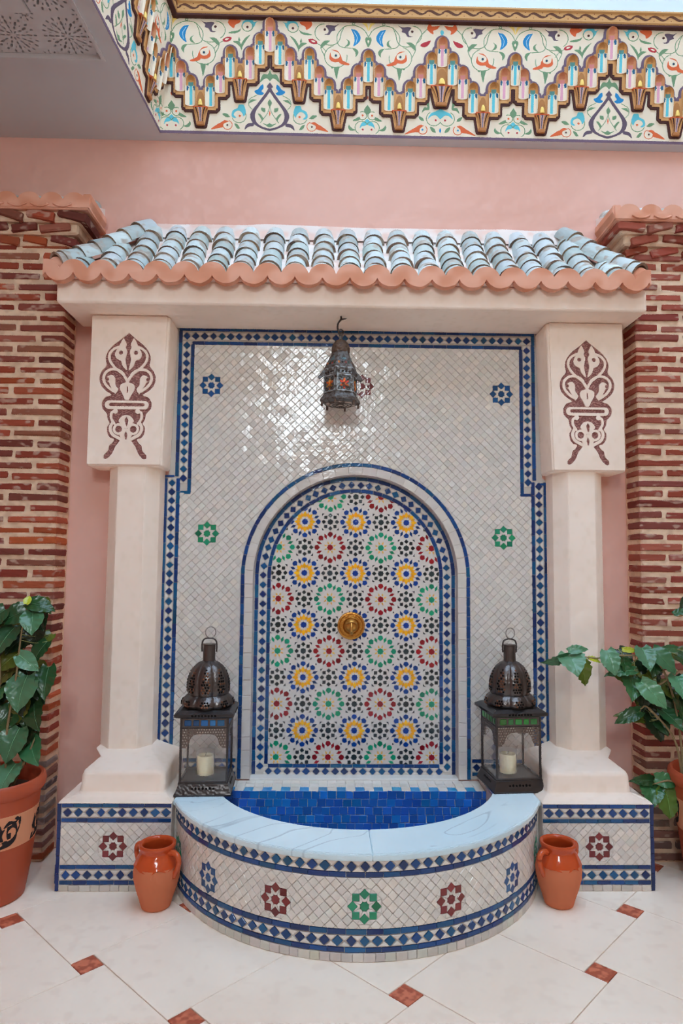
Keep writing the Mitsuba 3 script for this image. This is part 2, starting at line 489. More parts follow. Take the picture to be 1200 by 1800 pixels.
def niche_cell(w, h, depth, kind):
    """A shallow painted niche: a concave shaft under a hood that comes forward, in (u, v, w) from its foot."""
    ns, nt = 18, 30
    s = np.linspace(-1, 1, ns + 1)
    t = np.linspace(0, 1, nt + 1)
    t0 = 1 - .95 * w / h * .62
    S_, T_ = np.meshgrid(s, t, indexing='ij')
    k = np.clip((T_ - t0) / (1 - t0), 0, 1)
    half = w / 2 * np.sqrt(np.maximum(1 - k ** 2.2, 0.0004))
    u = S_ * half
    hood = np.sqrt(np.maximum(1 - k ** 2, 0))
    z = .026 - depth * np.sqrt(np.maximum(1 - S_ ** 2, 0)) * hood
    v = np.stack([u, T_ * h, z], -1).reshape(-1, 3)
    i, j = np.meshgrid(np.arange(ns), np.arange(nt), indexing='ij')
    m = nt + 1
    f = np.stack([i * m + j, (i + 1) * m + j, (i + 1) * m + j + 1, i * m + j + 1], -1).reshape(-1, 4)
    col = np.tile(CREAM, ((ns + 1) * (nt + 1), 1)).reshape(ns + 1, nt + 1, 3)
    acc = CY if kind == 'c' else PK
    hb = .66 - .10 * np.abs(S_) ** 2 + (.04 if kind == 'c' else 0)
    rim = np.abs(S_) > .93
    col[(T_ > hb) & ~rim] = TAN if kind == 'c' else S(200, 140, 100)
    col[(T_ > hb + .14) & (np.abs(S_) < .6)] = S(176, 122, 70) if kind == 'c' else S(190, 120, 86)
    stripe = (np.abs(S_) < .29) & (T_ < hb) & (T_ > .03)
    col[stripe] = acc
    col[(np.abs(S_) < .45) & (T_ > hb - .04) & (T_ < hb + .10)] = S(88, 140, 136) if kind == 'c' else S(204, 132, 128)
    for sg in (-1, 1):
        d = ((S_ - sg * .64) / .2) ** 2 + ((T_ - hb + .09) / .085) ** 2
        col[d < 1] = S(42, 96, 130)
    return v, f, col.reshape(-1, 3)


def arch_poly(u, v0, v1, w):
    k = np.linspace(0, PI, 13)
    r = w / 2
    vr = min(r * 1.15, (v1 - v0))
    return Polygon(np.vstack([[[u + r, v0]], np.c_[u + r * np.cos(k), v1 - vr + vr * np.sin(k)], [[u - r, v0]]]))


def tri(x, y):
    return np.c_[x, y]


def stroke(pts, w, n=30):
    return LineString(spline(pts, n)).buffer(w / 2, 4)


def ring(c, r, w, a0=0, a1=360):
    a = np.radians(np.linspace(a0, a1, 25))
    return LineString(np.c_[c[0] + r * np.cos(a), c[1] + r * np.sin(a)]).buffer(w / 2, 3)


def smooth_poly(p, n=4):
    p = np.asarray(p, float)
    return Polygon(spline(np.vstack([p, p[:1]]), n * len(p))).buffer(0)


def dot(c, r):
    return Point(c).buffer(r, 4)


# flat painted motifs, right halves, in pixels of the zoomed photograph: (shape, colour)
M_A = dict(ax=530, base=1621, parts=[
    (smooth_poly([(905, 75), (960, 70), (1030, 50), (1075, 90), (1060, 140), (1000, 185), (985, 140), (930, 110)], 3), ORG),
    (smooth_poly([(690, 80), (740, 100), (760, 70), (830, 65), (885, 100), (890, 150), (870, 110), (820, 92), (780, 110), (765, 150), (770, 190), (735, 150), (720, 110)], 3), CY),
    (ring((825, 150), 72, 9, -10, 200), GRN), (dot((825, 165), 16), DBR),
    (smooth_poly([(905, 185), (950, 215), (1010, 225), (1075, 250), (1000, 255), (930, 230)], 3), GRN),
    (smooth_poly([(785, 265), (850, 310), (895, 375), (905, 400), (935, 360), (1010, 365), (960, 395), (915, 440), (900, 480), (888, 430), (850, 360)], 3), GRN),
    (Polygon([(915, 340), (935, 300), (945, 340), (930, 370)]), GRN),
    (smooth_poly([(1025, 310), (1080, 303), (1140, 335), (1135, 368), (1080, 368), (1040, 345)], 3), RED),
    (smooth_poly([(1058, 325), (1090, 322), (1120, 342), (1090, 350)], 3), CREAM),
    (stroke([(1140, 360), (1200, 400), (1260, 470)], 8), GRN),
    (smooth_poly([(530, 740), (560, 800), (620, 800), (660, 910), (600, 860), (560, 855), (530, 885)], 3), GRN),
    (Polygon(np.vstack([spline([(530, 905), (572, 970), (556, 1005), (690, 1200), (745, 1270), (787, 1360), (760, 1450), (710, 1500), (620, 1545), (530, 1572)], 30),
                        spline([(530, 1540), (610, 1520), (690, 1470), (722, 1390), (712, 1310), (660, 1220), (600, 1140), (530, 1035)], 26)])).buffer(0), VIO),
    (smooth_poly([(740, 1465), (800, 1470), (840, 1500), (857, 1560), (805, 1520), (740, 1505)], 3), VIO),
    (smooth_poly([(620, 935), (655, 960), (685, 1005), (730, 1030), (700, 1070), (640, 1082), (605, 1055), (640, 1030), (612, 985)], 3), BLU),
    (smooth_poly([(530, 1135), (556, 1180), (548, 1215), (530, 1240)], 3), GRN), (stroke([(530, 1240), (560, 1330), (650, 1460)], 8), GRN),
    (smooth_poly([(590, 1262), (642, 1255), (632, 1300), (590, 1312)], 3), GRN), (smooth_poly([(612, 1400), (650, 1345), (684, 1340), (645, 1400), (628, 1440)], 3), GRN),
    (smooth_poly([(530, 1460), (565, 1482), (618, 1465), (575, 1500), (530, 1520)], 3), GRN), (Polygon([(530, 1290), (541, 1330), (530, 1370)]), ORG),
    (smooth_poly([(870, 1220), (930, 1220), (950, 1270), (1010, 1300), (1027, 1370), (1000, 1400), (965, 1400), (1000, 1360), (980, 1320), (930, 1300), (885, 1340), (870, 1380), (842, 1330), (850, 1270)], 3), CY),
    (ring((930, 1375), 92, 9, 20, 330), GRN), (dot((920, 1372), 15), ORG),
    (smooth_poly([(1060, 1450), (1120, 1438), (1165, 1470), (1210, 1492), (1300, 1565), (1200, 1545), (1140, 1530), (1130, 1485)], 3), ORG), (ring((1080, 1500), 62, 9, 0, 250), ORG), (dot((1083, 1502), 13), DBR),
    (smooth_poly([(1045, 1390), (1090, 1345), (1150, 1350), (1100, 1392)], 3), GRN), (smooth_poly([(915, 1545), (950, 1490), (992, 1480), (955, 1545)], 3), GRN),
    (stroke([(700, 1085), (790, 1140), (805, 1220), (760, 1280)], 8), GRN), (smooth_poly([(700, 1150), (770, 1145), (805, 1200), (765, 1180)], 3), GRN)])
M_B = dict(ax=628, base=1645, parts=[
    (smooth_poly([(628, 200), (640, 130), (660, 95), (715, 95), (670, 130), (640, 190)], 3), YEL),
    (smooth_poly([(628, 290), (660, 290), (668, 335), (628, 425)], 3), GRN), (Polygon([(628, 320), (642, 340), (628, 375)]), CREAM),
    (stroke([(628, 285), (680, 195), (760, 145), (840, 128), (930, 145), (985, 190), (1035, 270), (1030, 370), (980, 425), (850, 440)], 9), GRN),
    (stroke([(945, 150), (985, 240), (1000, 320), (1040, 380), (1110, 405), (1200, 395)], 9), GRN), (ring((825, 108), 16, 8), GRN),
    (smooth_poly([(857, 180), (785, 198), (735, 270), (738, 335), (785, 390), (824, 408), (808, 340), (818, 265)], 4), BLU), (stroke([(820, 210), (775, 290), (790, 370)], 7), S(190, 220, 235)),
    (smooth_poly([(915, 318), (872, 350), (876, 400), (935, 425), (905, 390), (895, 350)], 3), GRN), (smooth_poly([(842, 435), (782, 450), (756, 500), (792, 557), (795, 500)], 3), GRN),
    (Polygon(np.vstack([spline([(1110, 465), (1030, 480), (980, 555), (960, 610), (868, 655), (905, 672), (985, 655), (1010, 628)], 24),
                        spline([(1010, 628), (1080, 632), (1135, 590), (1120, 505), (1108, 560), (1060, 590), (1005, 570), (1010, 510), (1110, 465)], 24)])).buffer(0), ORG),
    (dot((1050, 545), 16), S(40, 70, 90)), (ring((1050, 560), 148, 9, -75, 190), GRN),
    (smooth_poly([(1000, 690), (1050, 700), (1072, 720), (1060, 790), (1036, 865), (1022, 790)], 3), GRN), (smooth_poly([(1060, 700), (1110, 700), (1100, 722)], 3), GRN),
    (stroke([(1195, 560), (1235, 480), (1245, 430), (1215, 395)], 9), GRN), (smooth_poly([(1125, 345), (1190, 345), (1240, 390), (1250, 450), (1205, 420)], 3), GRN),
    (smooth_poly([(1015, 118), (1070, 142), (1150, 133), (1185, 150), (1150, 200), (1160, 250), (1205, 262), (1140, 267), (1110, 220), (1060, 203), (1068, 170)], 3), VIO), (dot((1198, 195), 17), DBR),
    (ring((1205, 240), 120, 9, -90, 60), GRN),
    (smooth_poly([(628, 1205), (650, 1240), (672, 1275), (660, 1310), (628, 1335)], 3), GRN), (ring((692, 1355), 56, 10, 30, 300), GRN), (dot((690, 1352), 14), ORG),
    (smooth_poly([(730, 1370), (780, 1395), (822, 1428), (765, 1428), (722, 1405)], 3), GRN),
    (smooth_poly([(628, 1395), (665, 1432), (705, 1460), (728, 1532), (700, 1502), (655, 1492), (628, 1460)], 3), CY), (ring((700, 1520), 88, 9, -150, 60), GRN), (dot((685, 1545), 13), RED),
    (smooth_poly([(772, 1555), (830, 1530), (868, 1480), (855, 1455), (880, 1520), (845, 1565)], 3), GRN), (smooth_poly([(628, 1085), (640, 1105), (628, 1135)], 3), ORG)])
M_C = dict(ax=523, base=1670, parts=[
    (smooth_poly([(550, 130), (620, 140), (665, 138), (685, 98), (722, 170), (682, 225), (635, 247), (640, 200), (590, 180)], 3), ORG), (smooth_poly([(523, 185), (548, 220), (523, 262)], 3), CY),
    (smooth_poly([(668, 332), (730, 352), (790, 382), (802, 412), (740, 424), (690, 382)], 3), RED), (smooth_poly([(705, 360), (750, 372), (775, 396), (735, 398)], 3), CREAM), (stroke([(722, 185), (790, 260), (850, 370), (890, 470)], 9), GRN),
    (smooth_poly([(523, 1265), (590, 1300), (652, 1330), (688, 1405), (640, 1362), (580, 1352), (523, 1400)], 3), CY), (ring((610, 1400), 98, 9, -60, 150), GRN), (dot((585, 1420), 14), RED),
    (smooth_poly([(680, 1160), (712, 1200), (695, 1245), (742, 1250), (772, 1325), (730, 1285), (670, 1272)], 3), GRN), (smooth_poly([(735, 1435), (758, 1390), (812, 1370), (785, 1425)], 3), GRN),
    (smooth_poly([(740, 1500), (790, 1488), (855, 1530), (905, 1560), (995, 1625), (880, 1595), (800, 1585), (790, 1540)], 3), ORG), (ring((755, 1555), 60, 9, 0, 230), ORG), (dot((757, 1555), 13), BLU),
    (smooth_poly([(523, 1525), (537, 1560), (523, 1595)], 3), BLU), (smooth_poly([(580, 1592), (600, 1540), (658, 1510), (632, 1575)], 3), GRN)])


def motif(mdef, axis, lo, hi):
    out = []
    for sg in (1, -1):
        for k, (g, c) in enumerate(mdef['parts']):
            g = affinity.affine_transform(g, [sg / 7.5 * PXU, 0, 0, -PXV / 7.5, axis - sg * mdef['ax'] / 7.5 * PXU, mdef['base'] / 7.5 * PXV])
            g = g.intersection(sbox(lo + .004, .004, hi - .004, .62))
            if g.is_empty:
                continue
            m = slab(g.simplify(.0004), .0, .0006 + .00025 * (k % 3))
            if m is not None:
                out.append(m + (c,))
    return cat(out) if out else None


def frieze(key, lo, hi, axes, fm):
    H = .530
    put(key + '__board', mapped(slab(sbox(lo, 0, hi, H), -.035, 0.), fm) + (CREAM,), 'm_paint')
    put(key + '__edge_band', mapped(slab(sbox(lo, -.003, hi, .0095), -.03, .0015), fm) + (PURP,), 'm_paint')
    cols = []
    for kind, a in axes:
        if kind == 'A':
            for sg in (-1, 1):
                for c in COLS[:10]:
                    if sg == 1 or c[0]:
                        cols.append((a + sg * c[0] * .0464, c))
        if kind == 'B':
            cols.append((a, COLS[10]))
        if kind == 'C':
            for sg in (-1, 1):
                for c in COLS_BC:
                    if sg == 1 or c[0] < 7:
                        cols.append((a + sg * (7 - c[0]) * .0497, c))
    cols = [(u, c) for u, c in cols if lo + .005 < u < hi - .005]
    shapes, up = [], []
    W = .0485
    for u, c in cols:
        top = c[2] * PXV
        if c[1] in 'pcP':
            bot = c[3] * PXV
            shapes.append(arch_poly(u, bot - .013, top, W))
            shapes.append(sbox(u - W * .7, bot - .004, u + W * .7, bot + (top - bot) * .62))
        else:
            shapes.append(sbox(u - W * .62, c[3] * PXV - .012, u + W * .62, top))
        if c[1] == 'd':
            shapes.append(Polygon(tri([u - .034, u + .034, u + .018, u - .018], [c[3] * PXV, c[3] * PXV, c[4] * PXV, c[4] * PXV])))
        if c[1] == 'P':
            shapes.append(sbox(u - .055, c[4] * PXV, u + .055, bot))
            shapes.append(Polygon(tri([u - .05, u + .05, u + .026, u - .026], [c[4] * PXV, c[4] * PXV, c[5] * PXV, c[5] * PXV])))
    lim = sbox(lo + .001, .014, hi - .001, H - .002)
    body = unary_union(shapes).buffer(.004).buffer(-.003).intersection(lim)
    ringp = body.buffer(.0105, 3).difference(body).intersection(lim)
    pts = sorted((u, (c[2] + c[3]) / 2 * PXV) for u, c in cols)
    upper = Polygon([(lo, H)] + [(lo, pts[0][1])] + pts + [(hi, pts[-1][1]), (hi, H)])
    put(key + '__stepped_ground', mapped(slab(body.simplify(.0004), 0, .009), fm) + (S(208, 158, 104),), 'm_paint')
    put(key + '__upper_outline', mapped(slab(ringp.intersection(upper).simplify(.0004), 0, .007), fm) + (PURP,), 'm_paint')
    put(key + '__lower_outline', mapped(slab(ringp.difference(upper).simplify(.0004), 0, .007), fm) + (DBR,), 'm_paint')
    for u, c in cols:
        lowest = c[3] * PXV
        if c[1] in 'pcP':
            h = (c[2] - c[3]) * PXV
            m = niche_cell(.0468, h - .006, .0155, 'c' if c[1] == 'c' else 'p')
            put(fresh(key + '__niche'), mapped((m[0] + [u, lowest, .0], m[1], m[2]), fm), 'm_paint')
        if c[1] in 'dP':
            if c[1] == 'P':
                t0, d0, c0, wd = c[3] * PXV, c[4] * PXV, c[5] * PXV, 1.5
            else:
                t0, d0, c0, wd = c[2] * PXV, c[3] * PXV, c[4] * PXV, 1.
            k = np.linspace(0, PI, 17)
            ap = Polygon(tri(u + .019 * wd * np.cos(k), d0 + (t0 - d0) * .92 * np.sin(k) ** .8))
            put(fresh(key + '__hood'), cat([mapped(slab(ap, .009, .0125), fm) + (S(176, 124, 74),)]), 'm_paint')
            dm = trimesh.creation.icosphere(subdivisions=2, radius=1)
            v = np.array(dm.vertices); v = np.c_[u + v[:, 0] * .0105 * wd, np.maximum(v[:, 1], 0) * .030 + d0 + .003, v[:, 2] * .008 + .022]
            put(fresh(key + '__dome'), mapped((v, np.array(dm.faces)), fm) + (YEL,), 'm_paint', True)
            tr = cbox((u - .034 * wd, d0 - .007, .008), (u + .034 * wd, d0, .024), .002)
            put(fresh(key + '__shelf'), mapped(tr, fm) + (S(206, 98, 58),), 'm_paint')
            # flaring bracket under the shelf: tan body, dark and pale flutes
            bits = []
            nb = 9
            for b in range(nb):
                s0, s1 = -1 + 2 * b / nb, -1 + 2 * (b + 1) / nb
                tt = np.linspace(0, 1, 7)
                hw = (.0135 + .018 * tt ** 2) * wd
                L_, R_ = u + s0 * hw, u + s1 * hw
                vv = d0 - .007 - (d0 - c0 - .02) * (1 - tt)
                z = .011 + .011 * tt ** 1.5 + .004 * math.cos((s0 + s1) / 2 * 1.4)
                vert = np.vstack([np.c_[L_, vv, z], np.c_[R_, vv, z]])
                n7 = 7
                f = np.stack([np.arange(n7 - 1), np.arange(n7 - 1) + n7, np.arange(n7 - 1) + n7 + 1, np.arange(n7 - 1) + 1], -1)
                bits.append((vert, f, [TAN, DBR, TAN, S(196, 170, 176), VIO, S(196, 170, 176), TAN, DBR, TAN][b]))
            bits.append(cbox((u - .017 * wd, c0 - .004, .006), (u + .017 * wd, c0 + .014, .02), .003) + (S(176, 118, 72),))
            put(fresh(key + '__bracket'), mapped(cat(bits), fm), 'm_paint')
    for kind, a in axes:
        m = motif({'A': M_A, 'B': M_B, 'C': M_C}[kind], a, lo, hi)
        if m is not None:
            stuff(put(fresh(key + '__painted_scrollwork'), mapped(m, fm), 'm_paint'))
    return H


back_map = frieze_map(0, -.06, 3.303, (1, 0))
frieze('painted_frieze', -.948, 2.45, [('B', -.893), ('A', -.429), ('B', .035), ('C', .384), ('B', .733), ('A', 1.19), ('B', 1.65), ('C', 2.0), ('B', 2.35)], back_map)
tag('painted_frieze', 'cream painted frieze with stepped niches and scrollwork above the pink wall, facing the viewer', 'frieze')
left_map = frieze_map(-.948, -.06, 3.303, (.0784, 1))
frieze('painted_frieze_001', -2.6, -.002, [('B', -.055), ('A', -.519), ('B', -.983), ('C', -1.332), ('B', -1.68), ('A', -2.14)], left_map)
tag('painted_frieze_001', 'cream painted frieze seen edge-on along the left side of the light well', 'frieze')
# cornice: a tan moulding with a dark wavy vine
def cornice(key, lo, hi, fm, mit):
    prof = np.array([(0.530, -.03), (0.530, .02), (0.538, .026), (0.545, .026), (0.549, .019), (0.578, .019), (0.583, .028), (0.590, .028), (0.593, -.03)])
    n = len(prof)
    v = np.vstack([np.c_[np.full(n, lo) + mit[0] * prof[:, 1], prof], np.c_[np.full(n, hi) + mit[1] * prof[:, 1], prof]])
    i = np.arange(n - 1)
    f = np.stack([i, i + n, i + n + 1, i + 1], -1)
    put(key, mapped((v, f), fm) + (S(200, 156, 104),), 'm_paint')
    put(key + '__dark_line', mapped(cbox((lo, .521, 0), (hi, .532, .024), .002), fm) + (DBR,), 'm_paint')
    out = []
    for u in np.arange(lo + .06, hi - .03, .082):
        s = np.linspace(0, 1, 14)
        y = .5635 + .008 * np.sin(s * 2 * PI)
        w = .0022 + .0045 * np.sin(PI * s) ** 2
        x = u - .046 + s * .092
        out.append(slab(Polygon(np.vstack([np.c_[x, y + w], np.c_[x, y - w][::-1]])).buffer(0), .019, .0198) + (S(96, 62, 46),))
        for dx, dy in ((.02, .0125), (-.022, -.0125)):
            out.append(slab(dot((u + dx, .5635 + dy), .0022), .019, .0198) + (S(120, 66, 40),))
    put(key + '__vine', mapped(cat(out), fm), 'm_paint')


cornice('cornice', -.948, 2.45, back_map, (1, 0))
tag('cornice', 'tan cornice with a dark wavy vine on top of the frieze facing the viewer', 'cornice')
cornice('cornice_001', -2.6, 0., left_map, (0, -1))
tag('cornice_001', 'tan cornice on top of the edge-on frieze at the left', 'cornice')
# bright rendered parapet above
struct('wall_upper', mapped(slab(sbox(-1.2, .593, 2.45, 1.0), -.1, .0), back_map), 'm_upper')
struct('wall_upper_001', q(-1.75, -5.0, 3.97, -1.1, .16, 6.3), 'm_render')
struct('wall_upper_002', q(-1.1, -.02, 4.33, 2.75, .16, 6.3), 'm_render')

# ------------------------------------------------------------------ zellige helpers
def strips(key, g, s0, s1, o0, o1, step=.056, mat='m_glaze', col=blue, gap=.0016, h=.005, wmap=None, n=2):
    """Long tiles laid end to end along a path g(s, o) -> (u, v)."""
    k = max(1, int(round((s1 - s0) / step)))
    cut = np.linspace(s0, s1, k + 1)
    cut[1:-1] += rng.normal(size=k - 1) * .07 * step
    for a, b in zip(cut[:-1], cut[1:]):
        ss = np.linspace(a + gap / 2, b - gap / 2, n)
        poly = [g(x, o0) for x in ss] + [g(x, o1) for x in ss[::-1]]
        poly = np.array(poly) + rng.normal(size=(2 * n, 2)) * .0004
        put(fresh(key), mapped(prism(poly, 0, h + .0006 * rng.random(), .0009, .012), wmap) + (col(),), mat)


def diamonds(key, g, s0, s1, oc, hd, pitch, wmap, bag, mat='m_glaze', h=.005, ho=None):
    """A row of square tiles on their points; the pale triangles between go into bag."""
    ho = ho or hd
    k = max(1, int(round((s1 - s0) / pitch)))
    p = (s1 - s0) / k
    for i in range(k):
        c = s0 + (i + .5) * p + .0012 * rng.normal()
        w = hd * (1 + .05 * rng.normal())
        poly = np.array([g(c - w, oc), g(c, oc - ho), g(c + w, oc), g(c, oc + ho)]) + rng.normal(size=(4, 2)) * .0005
        put(fresh(key), mapped(prism(poly, 0, h + .0006 * rng.random(), .0009, .02), wmap) + (blue(),), mat)
    for i in range(k + 1):
        c = s0 + i * p
        for sg in (-1, 1):
            l, r = max(c - p / 2 + .003, s0), min(c + p / 2 - .003, s1)
            if r - l < .004:
                continue
            tip = g(min(max(c, s0), s1), oc + sg * .002)
            poly = [g(l, oc + sg * ho), g(r, oc + sg * ho), tip]
            bag.append(mapped(prism(poly, 0, h - .0004, .0008, .01), wmap) + (white(),))


def star8(c, r, inner=.76, rot=0.):
    a = rot + np.arange(16) * PI / 8
    rr = np.where(np.arange(16) % 2 == 0, r, r * inner)
    return np.c_[c[0] + rr * np.cos(a), c[1] + rr * np.sin(a)]


def star_slab(poly, h0, h1):
    c = poly.mean(0)
    n = len(poly)
    v = np.vstack([np.c_[poly, np.full(n, h0)], np.c_[c + (poly - c) * .95, np.full(n, h1)], [[c[0], c[1], h1 + .0003]]])
    i = np.arange(n); j = (i + 1) % n
    return v, np.vstack([np.c_[i, j, j + n], np.c_[i, j + n, i + n], np.c_[i + n, j + n, np.full(n, 2 * n)]])


ROS = dict(red=S(112, 40, 42), green=S(36, 132, 96), blue=S(22, 74, 124))


def rosette(key, c, color, wmap, bag, mat='m_glaze', k=1.0, h=.005):
    """Eight squares round an eight-pointed star; returns the octagon it takes from the field."""
    base = ROS[color]
    c = np.asarray(c, float)
    put(key, mapped(star_slab(star8(c, .0165 * k, .8, PI / 8), 0, h), wmap) + (jitter(base),), mat)
    shp = [Polygon(star8(c, .0165 * k, .8, PI / 8))]
    for i in range(8):
        a = i * PI / 4
        e = c + .0395 * k * np.array([math.cos(a), math.sin(a)]) * (1.0 if i % 2 == 0 else 1.03)
        r = .0165 * k
        b = 0 if i % 2 == 0 else PI / 4
        poly = np.array([e + r * np.array([math.cos(b + j * PI / 2), math.sin(b + j * PI / 2)]) for j in range(4)])
        shp.append(Polygon(poly))
        put(fresh(key + '__square_tile'), mapped(prism(poly, 0, h, .0009, .02), wmap) + (jitter(base, .2, .06),), mat)
    r = .0615 * k
    octa = Polygon([c + r * np.array([math.cos(PI / 8 + j * PI / 4), math.sin(PI / 8 + j * PI / 4)]) for j in range(8)])
    rest = octa.buffer(-.0008).difference(unary_union(shp).buffer(.0011))
    # pale wedges, cut along the eight rays
    cuts = unary_union([LineString([c, c + .08 * np.array([math.cos(PI / 8 + j * PI / 4), math.sin(PI / 8 + j * PI / 4)])]).buffer(.0006) for j in range(8)])
    m = slab(rest.difference(cuts).simplify(.0003), 0, h - .0006)
    if m is not None:
        bag.append(mapped(m, wmap) + (white(),))
    return octa


def field(key, region, side, wmap, bag, first=300, prefer=None, mat='m_glaze', tilt=.016, h=.005, dens=None):
    """Square tiles on their points over a region; the first whole ones are parts, the rest goes into bag."""
    d = side * math.sqrt(2)
    x0, y0, x1, y1 = region.bounds
    whole, cut = [], []
    inner = region.buffer(-.0004)
    for i in range(int((x0 - d) / d), int((x1 + d) / d) + 1):
        for j in range(int((y0 - d) / d) * 2, int((y1 + d) / d) * 2 + 1):
            c = np.array([(i + .5 * (j % 2)) * d, j * d / 2])
            r = d / 2 - .0014
            p = np.array([c + [r, 0], c + [0, r], c - [r, 0], c - [0, r]]) + rng.normal(size=(4, 2)) * .0005
            g = Polygon(p)
            if inner.contains(g):
                whole.append((c, p))
            elif inner.intersects(g):
                g = inner.intersection(g)
                for q_ in getattr(g, 'geoms', [g]):
                    if q_.geom_type == 'Polygon' and q_.area > 2e-5:
                        cut.append(q_)
    if prefer is not None:
        whole.sort(key=lambda t: prefer(t[0]))
    for n, (c, p) in enumerate(whole):
        m = mapped(prism(p, 0, h + .0008 * rng.random(), .0008, tilt), wmap) + (white(),)
        if n < first:
            put(fresh(key), m, mat)
        else:
            bag.append(m)
    for g in cut:
        x = slab(g.simplify(.0002), 0, h)
        if x is not None:
            bag.append(mapped(x, wmap) + (white(),))


def line_path(a, b):
    a, b = np.asarray(a, float), np.asarray(b, float)
    L = np.linalg.norm(b - a)
    d = (b - a) / L
    n = np.array([-d[1], d[0]])
    return (lambda s, o: a + d * s + n * o), L


# ------------------------------------------------------------------ mosaic wall panel behind the fountain
PAN = 'mosaic_wall_panel'
pm = to_wall(-.004)
pan_out = Polygon([(-.893, .30), (.893, .30), (.893, 1.665), (.872, 1.68), (.85, 2.372), (-.85, 2.372), (-.872, 1.68), (-.893, 1.665)])
NR = .528
put(PAN, mapped(slab(pan_out.difference(arch(.478, ARC_Z, .29)), -.0035, .0), pm) + (S(190, 182, 174),), 'm_grout')
tag(PAN, 'large off-white mosaic tile panel with blue diamond border behind the fountain', 'tile panel')
pbag = []
w0, w1 = .0155, .0385            # edge strip, centre of the diamonds
# borders: (from, to) with the band to the left of the path
segs = [((-.842, 1.668), (-.842, 2.372), -1), ((.842, 1.668), (.842, 2.372), 1), ((-.893, .44), (-.893, 1.66), -1), ((.893, .44), (.893, 1.66), 1), ((-.842, 2.372), (.842, 2.372), -1)]
for a, b, sg in segs:
    g, L = line_path(a, b)
    gg = lambda s, o, g=g, sg=sg: g(s, sg * o)
    lo, hi = (.0, L)
    if a[1] == b[1]:
        lo, hi = .016, L - .016
        strips(PAN + '__border_strip', gg, 0, L, .0, .011, .06, wmap=pm)
        strips(PAN + '__border_strip', gg, .062, L - .062, .062, .0775, .06, wmap=pm)
    else:
        strips(PAN + '__border_strip', gg, 0, L - (.0 if a[1] < 1 else .012), .0, w0, .06, wmap=pm)
        strips(PAN + '__border_strip', gg, (-.07 if a[1] > 1 else 0), L - (.078 if a[1] > 1 else .0), .058, .074, .06, wmap=pm)
    if a[1] == b[1]:
        diamonds(PAN + '__blue_diamond', gg, .0165, L - .0165, w1 - .002, .0168, .0417, pm, pbag)
    else:
        diamonds(PAN + '__blue_diamond', gg, (-.03 if a[1] > 1 else 0), L - (.062 if a[1] > 1 else -.0), w1 - .001, .0168, .0425, pm, pbag)
for sg in (-1, 1):
    # the little return where the border steps out
    g, L = line_path((sg * .893, 1.66), (sg * .846, 1.66))
    strips(PAN + '__border_strip', (lambda s, o, g=g: g(s, o)), 0, L, .004, .014, .06, wmap=pm)
    g, L = line_path((sg * .768, 1.596), (sg * .818, 1.596))
    strips(PAN + '__border_strip', (lambda s, o, g=g: g(s, o)), 0, L, -.004, .010, .06, wmap=pm)
    # short border over the marble on each side of the arch
    g, L = line_path((sg * .535, .318), (sg * .818, .318))
    gg = lambda s, o, g=g, sg=sg: g(s, sg * o)
    strips(PAN + '__border_strip', gg, 0, L, .0, .014, .06, wmap=pm)
    strips(PAN + '__border_strip', gg, 0, L, .058, .072, .06, wmap=pm)
    diamonds(PAN + '__blue_diamond', gg, .0, L, .036, .0168, .0425, pm, pbag)
octs = []
for c, col in (((-.685, 2.10), 'blue'), ((.682, 2.078), 'blue'), ((-.689, 1.404), 'green'), ((.687, 1.398), 'green'), ((.022, 2.106), 'red')):
    octs.append(rosette(fresh(PAN + '__star_rosette'), c, col, pm, pbag))
inner = Polygon([(-.819, .392), (.819, .392), (.819, 1.592), (.768, 1.592), (.768, 2.294), (-.768, 2.294), (-.768, 1.592), (-.819, 1.592)])
inner = inner.difference(arch(NR + .001, ARC_Z, .0)).difference(unary_union(octs))
field(PAN + '__white_tile', inner, .0274, pm, pbag, 300, lambda c: math.hypot((c[0] + .15) * .9, c[1] - 2.0), tilt=.02)
put(PAN + '__small_white_tiles', cat(pbag), 'm_glaze')
stuff(PAN + '__small_white_tiles')
for k_, t_ in zip(('', '_001', '_002', '_003', '_004'), ('upper left blue star', 'upper right blue star', 'left green star', 'right green star', 'dark red star beside the hanging lantern')):
    labels[PAN + '__star_rosette' + k_] = {'label': t_}

# ------------------------------------------------------------------ arched niche with the rosette mosaic
NI = 'arched_mosaic_niche'


def arch_path(r, z0):
    """Up the left side, over, down the right; o grows outward."""
    L1 = ARC_Z - z0
    La = PI * r

    def g(s, o):
        if s < L1:
            return np.array([-(r + o), z0 + s])
        if s < L1 + La:
            a = PI - (s - L1) / r
            return np.array([(r + o) * math.cos(a), ARC_Z + (r + o) * math.sin(a)])
        return np.array([r + o, ARC_Z - (s - L1 - La)])
    return g, 2 * L1 + La


nbag = []
pmf = to_wall(-.009)
frame = arch(NR, ARC_Z, .30).difference(arch(.472, ARC_Z, .29))
put(NI, mapped(slab(frame.simplify(.0005), -.004, .0), pmf) + (S(206, 198, 190),), 'm_grout')
tag(NI, 'round-arched niche of colourful star rosettes in blue borders at the centre of the panel', 'tile niche')
g, L = arch_path(NR - .016, .302)
strips(NI + '__arch_strip', g, 0, L, .0, .0155, .046, wmap=pmf, n=3)
# plain white ledge of the arch, tile by tile
g, L = arch_path(.472, .302)
strips(NI + '__pale_ledge_tile', g, 0, L, .001, .038, .062, wmap=pmf, n=3, col=lambda: jitter(S(206, 200, 194), .03, .01))
